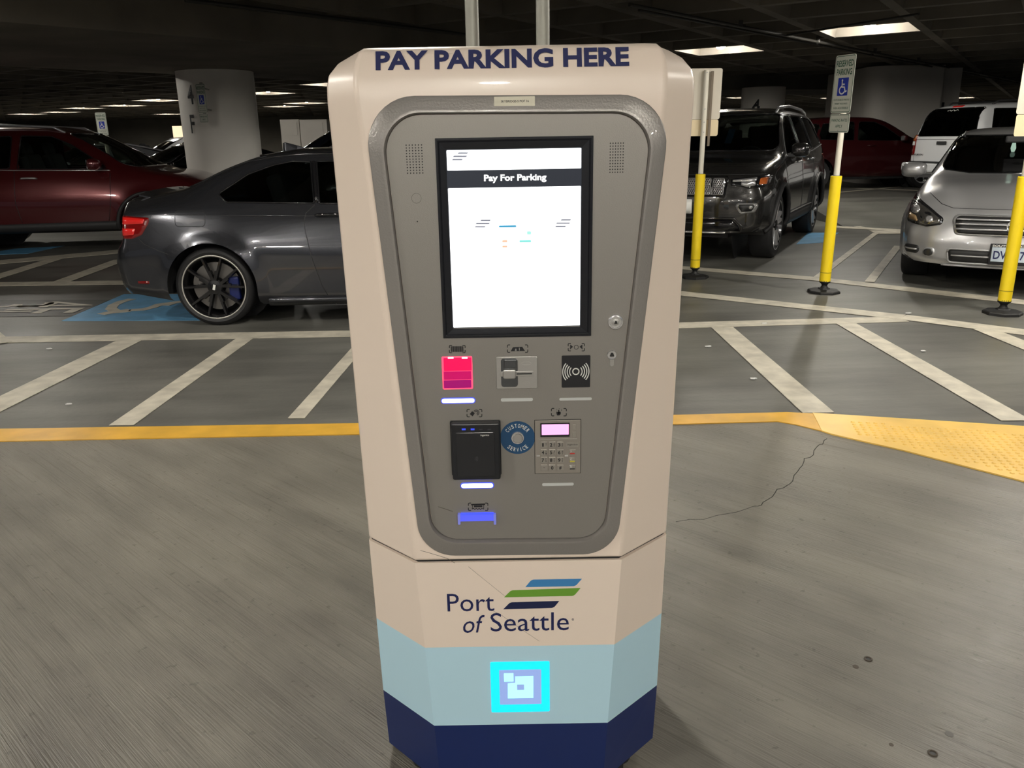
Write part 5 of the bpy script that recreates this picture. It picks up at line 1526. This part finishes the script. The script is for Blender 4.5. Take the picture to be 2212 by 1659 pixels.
# ---------------------------------------------------------- simpler cars farther back
st_sedan = [(-2.2, .30, .78, .60, .87, .96, .79, 1.06, .66), (-1.85, .25, .82, .60, .90, .98, .80, 1.12, .66), (-1.4, .22, .83, .60, .91, .985, .80, 1.26, .60), (-.9, .2, .83, .58, .905, .98, .79, 1.40, .56), (-.3, .2, .83, .56, .90, .97, .785, 1.45, .56), (.1, .2, .83, .56, .90, .96, .785, 1.42, .57), (.45, .2, .83, .56, .90, .95, .785, 1.31, .61), (1.0, .2, .83, .57, .905, .93, .79, 1.06, .70), (1.4, .2, .83, .58, .91, .90, .79, .97, .70), (1.9, .22, .82, .56, .89, .82, .785, .89, .66), (2.15, .25, .78, .50, .84, .68, .75, .76, .60)]


def far_car(name, kind, paint_m, loc, yaw, label, scale=1.0, glass=None, rails=False, group=None):
    glass = glass or M_GLASSD
    if kind == 'suv':
        c = Car(name, st_suv, [(-1.35, .36, .36), (1.35, .36, .36)], .42, paint_m, ((.14, [(.3, .8), (.6, 1), (.9, .6), (1.36, .1)]), (.14, [(.3, .8), (.5, 1), (.7, .8), (.86, .15)])), loc, yaw, scale, dx=.09, nv=28)
        ws = [('front_door_window', rpoly([(-.36, 1.165), (.84, 1.14), (.36, 1.47), (.10, 1.585), (-.30, 1.60)], .03, 3)), ('rear_door_window', rpoly([(-1.35, 1.20), (-.46, 1.17), (-.42, 1.60), (-1.2, 1.56)], .03, 3)), ('quarter_window', rpoly([(-1.95, 1.26), (-1.42, 1.22), (-1.28, 1.57), (-1.75, 1.53)], .04, 3))]
        wf = rpoly([(-.74, 1.16), (.74, 1.16), (.58, 1.62), (-.58, 1.62)], .06, 3); wb_ = rpoly([(-.64, 1.20), (.64, 1.20), (.56, 1.60), (-.56, 1.60)], .06, 3); lf, lb = .1, -1.9; zt = 1.05; wz = .36
    else:
        c = Car(name, st_sedan, [(-1.37, .33, .33), (1.37, .33, .33)], .38, paint_m, ((.13, [(.25, .7), (.5, 1), (.8, .6), (1.05, .1)]), (.15, [(.20, .7), (.4, 1), (.6, .8), (.75, .1)])), loc, yaw, scale, dx=.09, nv=28)
        ws = [('front_door_window', rpoly([(-.20, .99), (.90, .965), (.32, 1.27), (.10, 1.345), (-.14, 1.365)], .03, 3)), ('rear_door_window', rpoly([(-1.05, 1.01), (-.28, .99), (-.22, 1.365), (-.62, 1.35), (-.9, 1.23)], .03, 3))]
        wf = rpoly([(-.74, 1.02), (.74, 1.02), (.58, 1.36), (-.58, 1.36)], .05, 3); wb_ = rpoly([(-.6, 1.12), (.6, 1.12), (.54, 1.36), (-.54, 1.36)], .05, 3); lf, lb = .15, -.8; zt = .88; wz = .33
    def f(ax, sd):
        for nm, p in ws: c.window(p, ax, glass, name=nm, step=.14)
        m_ = lambda P: [(sd * y, z) for y, z in P]
        z0 = zt + .02
        c.patch('tail_light', rpoly(m_([(.62, z0 + .06), (.84, z0 + .08), (.84, z0 - .14), (.64, z0 - .10)]), .02, 2), 'B', M_REDL2, .006, .02, .08)
        c.patch('headlight', rpoly(m_([(.48, zt - .18), (.78, zt - .16), (.80, zt - .27), (.52, zt - .29)]), .02, 2), 'F', M_CHROME, .006, .02, .08)
        for wx in (-1.36, 1.36):
            w_ = empty('wheel', (wx, sd * .89, wz), 0, c.root)
            MB().lathe([(wz * .68, sd * -.01), (wz * .95, sd * .005), (wz, sd * -.04), (wz, sd * -.2)], (0, 0, 0), 24, 'Y').build('tyre', M_TYRE, w_, autos=R(50))
            mb = MB().lathe([(wz * .69, sd * -.005), (wz * .60, sd * -.03), (wz * .60, sd * -.1)], (0, 0, 0), 24, 'Y')
            for k in range(5):
                a_ = k * 2 * math.pi / 5; mb.box((wz * .33 * math.cos(a_), sd * -.025, wz * .33 * math.sin(a_)), (wz * .62, .02, .05), rot=Matrix.Rotation(-a_, 3, 'Y'))
            mb.build('rim', M_ALLOY, w_)
        c.handle(-.12, zt - .02, sd, paint_m, .2)
        c.mirror(.76, zt + .12, .84, paint_m, sd)
        if rails: MB().tube([c.hit(x, sd * .56, 'T')[0] + Vector((0, 0, z_)) for x, z_ in ((.25, .0), (.1, .06), (-.6, .07), (-1.6, .06), (-1.8, 0))], .018, 6).build('roof_rail', M_ALLOY, c.root, smooth=True)
    both(f)
    c.window(wf, 'F', M_GLASSC if glass is not M_GLASSD else M_GLASS, lim=lf, name='windshield', step=.14); c.window(wb_, 'B', glass, lim=lb, name='rear_window', step=.14)
    c.finish(); c.under(.86); c.cabin(.9, -1.2 if kind == 'sedan' else -1.4, .78, .45, zt + .08)
    tag(c.root, label, 'car', group)
    return c


P_WHITE = mat('white car paint', (.72, .73, .74), .3, 0, coat=1.0)
P_BLACK = paint('black car paint', (.010, .010, .012), .3, .2)
P_SIL2 = paint('silver grey paint', (.30, .31, .32), .6, .3)
P_MAR = paint('maroon paint', (.055, .006, .008), .4, .3)
P_BLUEB = paint('navy black paint', (.015, .018, .03), .4, .25)

# white SUV with its tail toward us
P_SUVW = P_WHITE
c = Car('suv_car', [(-2.55, .45, .86, .80, .98, 1.22, .93, 1.42, .80), (-2.44, .40, .90, .80, .995, 1.24, .945, 1.78, .74), (-2.2, .38, .91, .80, 1.0, 1.24, .95, 1.90, .72), (-1.4, .36, .92, .80, 1.0, 1.23, .95, 1.945, .72), (-.3, .36, .92, .80, 1.0, 1.22, .95, 1.94, .72), (.3, .36, .92, .80, 1.0, 1.21, .94, 1.87, .73), (.8, .36, .92, .80, 1.0, 1.20, .94, 1.55, .80), (1.15, .36, .92, .80, 1.0, 1.18, .93, 1.28, .85), (1.7, .38, .92, .80, .99, 1.12, .92, 1.20, .84), (2.35, .42, .88, .75, .95, 1.0, .88, 1.08, .78)], [(-1.47, .39, .39), (1.47, .39, .39)], .46, P_SUVW, ((.06, [(.3, 1), (1.2, 1), (1.40, .2)]), (.12, [(.3, 1), (.9, .8), (1.06, .1)])), (10.85, 17.1), R(15), .92, dx=.08, nv=32, bend=(.05, .1))
def f(ax, sd):
    m_ = lambda P: [(sd * y, z) for y, z in P]
    for nm, p in (('cargo_window', [(-2.28, 1.30), (-1.35, 1.30), (-1.35, 1.80), (-2.12, 1.80)]), ('rear_door_window', [(-1.25, 1.30), (-.35, 1.30), (-.35, 1.82), (-1.25, 1.81)]), ('front_door_window', [(-.25, 1.29), (.85, 1.27), (.35, 1.75), (-.25, 1.82)])):
        c.window(rpoly(p, .04, 3), ax, M_GLASSD, name=nm, step=.12)
    tl = c.patch('tail_light', rpoly(m_([(.80, 1.30), (.98, 1.30), (.97, .86), (.82, .88)]), .02, 3), 'B', M_REDL2, .02, .04, .06)
    c.patch('turn_signal', rpoly(m_([(.82, 1.29), (.97, 1.29), (.965, 1.17), (.82, 1.17)]), .01, 2), 'B', M_AMBER, .026, .01, .06, parent=tl)
    c.patch('reversing_light', rpoly(m_([(.82, 1.16), (.965, 1.16), (.965, 1.08), (.82, 1.08)]), .01, 2), 'B', M_WPRINT, .026, .01, .06, parent=tl)
    for wx in (-1.47, 1.47): c.wheel(wx, sd, .39, .39, 1.0, 'plain', M_ALLOY, .26, .26)
    c.handle(-1.15, 1.12, sd, P_SUVW); c.handle(-.15, 1.12, sd, P_SUVW); c.mirror(.7, 1.28, .95, P_SUVW, sd)
    MB().tube([c.hit(x, sd * .62, 'T')[0] + Vector((0, 0, z_)) for x, z_ in ((.1, .0), (-.05, .06), (-.9, .07), (-1.9, .06), (-2.05, 0))], .02, 6).build('roof_rail', M_MATBLK, c.root, smooth=True)
both(f)
c.window(rpoly([(-.80, 1.27), (.80, 1.27), (.70, 1.83), (-.70, 1.83)], .04, 3), 'B', M_GLASSD, lim=-2.2, name='rear_window', step=.12)
c.window(rpoly([(-.78, 1.30), (.78, 1.30), (.64, 1.80), (-.64, 1.80)], .05, 3), 'F', M_GLASS, lim=.2, name='windshield', step=.14)
c.finish(); c.under(.93, .34, .62)
c.patch('brake_light', rrect(0, 1.865, .28, .03, .008), 'B', M_REDL, .008, .012, .05)
c.line('window_sticker', [(.16, 1.775), (.10, 1.795), (.06, 1.77), (.0, 1.80), (-.04, 1.77), (-.10, 1.80), (-.14, 1.775)], 'B', .006, M_WPRINT, off=.004, step=.02)
bp = MB().box((-2.66, 0, .62), (.20, 1.96, .20)).build('rear_bumper', P_SUVW, c.root, bevel=.04)
MB().box((-2.72, 0, .735), (.1, 1.5, .025)).build('bumper_step_pad', M_MATBLK, bp)
c.line('tailgate_seam', rpoly([(-.84, .74), (.84, .74), (.86, 1.20), (-.86, 1.20)], .04, 3), 'B', .004, M_BLACK, closed=True)
hh, _ = c.hit(0, 1.13, 'B'); MB().box((hh.x - .02, 0, 1.13), (.03, .26, .07)).build('tailgate_handle', M_MATBLK, c.root, bevel=.01)
hh, _ = c.hit(.62, .88, 'B'); TX = Frame((hh.x - .006, 0, 0), (0, -1, 0), (0, 0, 1)); mb = MB(); put_text(mb, TX, 'YUKON', (-.80, .86, -.52, .90), .001, .03); mb.build('badge_text', M_PRINT, c.root)
c.root.location.z = .25
tag(c.root, 'white SUV seen from behind its tailgate, beyond the silver sedan', 'car')

fm = far_car('sedan_car', 'suv', P_MAR, (8.35, 20.1), R(3), 'maroon car side-on in front of the broad core wall', .94, M_GLASS)
fm.root.location.z = .25
far_car('sedan_car', 'sedan', P_SIL2, (-9.7, 19.6), R(-140), 'silver grey sedan beyond the red SUV hood, left of the 4F column', 1.08, M_GLASSC, rails=True)
far_car('sedan_car', 'sedan', P_BLACK, (-6.6, 17.6), R(-142), 'black sedan just left of the 4F column, behind the red SUV', 1.08, M_GLASS)
far_car('suv_car', 'suv', P_BLACK, (-2.6, 16.2), R(200), 'black SUV with clear front glass between the 4F column and the kiosk', 1.0, M_GLASSC)
far_car('suv_car', 'suv', P_BLUEB, (-4.0, 21.2), R(188), 'dark blue-black SUV right behind the 4F column', 1.08, M_GLASSD)
far_car('suv_car', 'suv', P_RED, (-15.2, 24.5), R(-135), 'bright red SUV far left, seen above the red SUV hood', 1.0, M_GLASS)
far_car('suv_car', 'suv', P_WHITE, (-11.0, 28.3), R(-140), 'white SUV with roof rails far back, left of the 4F column', 1.0, M_GLASSD, rails=True)

# ================================================================== signs on flexible posts
M_SW = mat('white post tube', lin(225, 220, 205), .4)
M_SLV = mat('yellow post sleeve', lin(250, 218, 30), .42)
M_SIGN = mat('reflective sign face', lin(206, 208, 196), .4)
M_SIGNB = mat('sign back', lin(214, 206, 190), .45)
M_GREEN = mat('green sign print', lin(30, 84, 62), .5)
M_SBLUE = mat('blue sign print', lin(26, 50, 165), .45)
M_PLB = mat('cream plate back', lin(232, 214, 176), .5)


def wheelchair(mb, fr, x0, y0, x1, y1, h):
    def q(a, b): return (x0 + (x1 - x0) * a, y0 + (y1 - y0) * b)
    w_ = (x1 - x0) * .09
    fr.slab(mb, [(q(.40, .88)[0] + w_ * .8 * math.cos(t * math.pi / 4), q(.40, .88)[1] + w_ * .8 * math.sin(t * math.pi / 4)) for t in range(8)], h, h + .0008)
    fr.stroke(mb, [q(.40, .80), q(.42, .48), q(.68, .47), q(.80, .20), q(.92, .24)], w_, h, h + .0008)
    fr.stroke(mb, [q(.42, .65), q(.66, .64)], w_, h, h + .0008)
    sx, sy = (x1 - x0), (y1 - y0)
    fr.stroke(mb, [(x0 + sx * (.46 + .28 * math.cos(R(t))), y0 + sy * (.30 + .22 * math.sin(R(t)))) for t in range(110, 350, 20)], w_, h, h + .0008)


def sign_face(parent, fr, W_, H_, z0):
    """handicap sign: face at fr, bottom at z0"""
    p = MB(); fr.slab(p, rrect(0, z0 + H_ / 2, W_, H_, .022), -.002, 0.0); pan = p.build('reserved_sign', M_SIGN, parent)
    mb = MB(); fr.ring(mb, [(ccw(rrect(0, z0 + H_ / 2, W_ - .016, H_ - .016, .018)), .0006), (ccw(rrect(0, z0 + H_ / 2, W_ - .026, H_ - .026, .014)), .0006)]); mb.build('sign_border', M_GREEN, pan)
    mb = MB(); put_text(mb, fr, 'RESERVED', (-W_ * .42, z0 + H_ * .80, W_ * .42, z0 + H_ * .91), .0008, .02); mb.build('sign_text', M_GREEN, pan)
    mb = MB(); put_text(mb, fr, 'PARKING', (-W_ * .38, z0 + H_ * .655, W_ * .38, z0 + H_ * .765), .0008, .02)
    for k, t in enumerate(('STATE DISABLED PARKING', 'PERMIT REQUIRED', 'VAN ACCESSIBLE')):
        mb.build('sign_text', M_GREEN, pan); mb = MB()
        put_text(mb, fr, t, (-W_ * (.40, .32, .38)[k], z0 + H_ * (.215, .145, .07)[k], W_ * (.40, .32, .38)[k], z0 + H_ * (.245, .175, .105)[k]), .0008, .01)
    mb.build('sign_text', M_GREEN, pan)
    mb = MB(); fr.slab(mb, rrect(0, z0 + H_ * .455, W_ * .52, H_ * .31, .004, 2), 0, .0006); mb.build('symbol_square', M_SBLUE, pan)
    mb = MB(); wheelchair(mb, fr, -W_ * .24, z0 + H_ * .31, W_ * .24, z0 + H_ * .60, .0007); mb.build('wheelchair_symbol', M_WPRINT, pan)
    return pan


def rates_face(parent, fr, W_, H_, z0, name='rates_plate'):
    p = MB(); fr.slab(p, rrect(0, z0 + H_ / 2, W_, H_, .02), -.002, 0.0); pan = p.build(name, M_SIGN, parent)
    mb = MB(); fr.ring(mb, [(ccw(rrect(0, z0 + H_ / 2, W_ - .014, H_ - .014, .016)), .0006), (ccw(rrect(0, z0 + H_ / 2, W_ - .022, H_ - .022, .012)), .0006)]); mb.build('sign_border', M_GREEN, pan)
    mb = MB(); put_text(mb, fr, 'PARKING RATES', (-W_ * .40, z0 + H_ * .58, W_ * .40, z0 + H_ * .74), .0008, .01); mb.build('sign_text', M_GREEN, pan); mb = MB(); put_text(mb, fr, 'APPLY', (-W_ * .18, z0 + H_ * .26, W_ * .18, z0 + H_ * .42), .0008, .01); mb.build('sign_text', M_GREEN, pan)
    return pan


def post(base_px, ysl_top, ytop, label, yaw, kind, lean=(0, 0), W_=.27, H_=.53):
    b = at_z(*base_px); Y = b.y
    root = empty('sign_post', (b.x, b.y, 0), yaw)
    # height of features above the base, at the base's distance
    zt = at_y(base_px[0], ysl_top, Y).z; zp_ = at_y(base_px[0], ytop, Y).z; zb_ = .10
    MB().rings([[Vector((r_ * math.cos(t), r_ * math.sin(t), z_)) for t in np.linspace(0, 2 * math.pi, 8, False)] for r_, z_ in ((.155, 0), (.155, .02), (.145, .028), (.06, .04), (.05, .05))]).build('base_plate', M_BLACK, root)
    MB().lathe([(.05, .04), (.032, .06), (.026, .075), (.034, .09), (.052, .105), (.052, .125)], (0, 0, 0), 20, cap=True).build('flexible_boot', M_BLACK, root, smooth=True)
    MB().lathe([(.052, .115), (.052, zt - .004), (.046, zt)], (0, 0, 0), 24, cap=True).build('yellow_sleeve', M_SLV, root, autos=R(40))
    MB().lathe([(.0525, .20), (.0533, .203), (.0525, .206)], (0, 0, 0), 24).build('sleeve_band', mat('olive band', lin(150, 130, 30), .5), root, smooth=True)
    MB().lathe([(.043, zt - .002), (.043, zt + .003), (.030, zt + .003)], (0, 0, 0), 20).build('sleeve_rim', M_BLACK, root)
    MB().lathe([(.027, zt - .05), (.027, zp_)], (0, 0, 0), 18, cap=True).build('white_tube', M_SW, root, autos=R(40))
    zr_ = zp_ - H_ + .02
    if kind == 'face':
        fr = Frame((0, -.035, 0), (1, 0, 0), (0, 0, 1)); s1 = sign_face(root, fr, W_, H_, zr_); s2 = rates_face(root, Frame((0.0, -.033, 0), (1, 0, 0), (0, 0, 1)), W_ * 1.0, .165, zr_ - .172)
        for s_, zz in ((s1, zr_ + .04), (s1, zr_ + H_ - .045), (s2, zr_ - .02), (s2, zr_ - .155)):
            MB().lathe([(.006, -.037), (.006, -.041)], (0, 0, zz), 10, 'Y', cap=True).build('bolt', M_STEEL, s_)
    else:
        fr = Frame((0, .035, 0), (-1, 0, 0), (0, 0, 1)); s1 = sign_face(root, fr, W_, H_, zr_); s1.data.materials[0] = M_SIGNB
        MB().box((.062, .018, zp_ - .38), (.024, .03, .74)).build('sign_channel', mat('weathered channel', lin(120, 108, 92), .6), root)
        s2 = rates_face(root, fr, W_ * .94, .165, zr_ - .168); s2.data.materials[0] = M_PLB
        for s_, zz in ((s1, zr_ + .10), (s1, zr_ + H_ - .045), (s2, zr_ - .03), (s2, zr_ - .13)):
            MB().lathe([(.007, -.028), (.007, -.033)], (0, 0, zz), 10, 'Y', cap=True).build('bolt', M_STEEL, s_)
    root.rotation_euler = (lean[0], lean[1], yaw)
    tag(root, label, 'sign')
    return root


post((1500, 600), 376, 152, 'yellow-sleeved sign post nearest the kiosk, signs seen from behind', R(-6), 'back', (0, R(0.6)), .33, .50)
post((1779, 632), 380, 125, 'middle yellow-sleeved post with blue wheelchair reserved parking sign facing us', R(-76), 'face', (0, R(1.2)), .29, .50)
post((2165, 678), 382, 90, 'yellow-sleeved sign post at the far right edge, before the silver sedan', R(20), 'back', (0, R(0.2)), .34, .56)
# second panel edge beside the first post (two backs side by side)

# far sign, left, standing behind the red SUV
b = at_y(228, 300, 15.6)
root = empty('sign_post', (b.x, b.y, 0), R(-18))
zt_ = at_y(226, 243, 15.6).z
MB().lathe([(.03, 0), (.03, zt_ - .02)], (0, 0, 0), 14, cap=True).build('white_tube', M_SW, root, autos=R(40))
fr = Frame((0, -.035, 0), (1, 0, 0), (0, 0, 1)); sign_face(root, fr, .24, .40, zt_ - .40); rates_face(root, fr, .24, .13, zt_ - .54)
tag(root, 'white handicap sign on a white post behind the red SUV hood', 'sign')
# sign standing off the 4F column
a = at_y(437, 212, PC.y - 1.12)
root = empty('column_sign', (a.x, a.y, 0), R(-22))
ztop = at_y(437, 181, a.y).z; zbot = at_y(437, 244, a.y).z
fr = Frame((0, -.02, 0), (1, 0, 0), (0, 0, 1)); H_ = ztop - zbot; sign_face(root, fr, .19, H_, zbot); rates_face(root, fr, .17, .14, zbot - .15)
MB().box((0, 0.01, (ztop + zbot) / 2 - .05), (.04, .03, H_ + .14)).build('sign_channel', M_GALV, root)
for zz in (zbot + .06, ztop - .06):
    v = (Vector((PC.x, PC.y, 0)) - Vector((a.x, a.y, 0))); L_ = v.length - .63; v.normalize(); v = Matrix.Rotation(R(22), 3, 'Z') @ v
    MB().tube([Vector((0, .02, zz)), Vector((0, .02, zz)) + v * L_], .012, 8).build('bracket', M_GALV, root)
tag(root, 'handicap parking sign bracketed to the front of the 4F column', 'sign')

# litter on the deck
for (x, y) in ((150, 875), (107, 755), (1993, 760), (1962, 678), (1628, 820), (1530, 750), (1650, 700)):
    p = at_z(x, y); mb = MB(); pts = [(p.x + random.uniform(.008, .02) * math.cos(a) * 1.4, p.y + random.uniform(.008, .018) * math.sin(a)) for a in [k * math.pi / 4 for k in range(8)]]
    Frame((0, 0, .0045), (1, 0, 0), (0, 1, 0)).slab(mb, pts, 0, .006)
    tag(mb.build('litter_scrap', mat('white litter', (.7, .7, .68), .7)), 'small white scrap of litter lying on the dark deck', 'litter', 'white litter scraps on the deck')
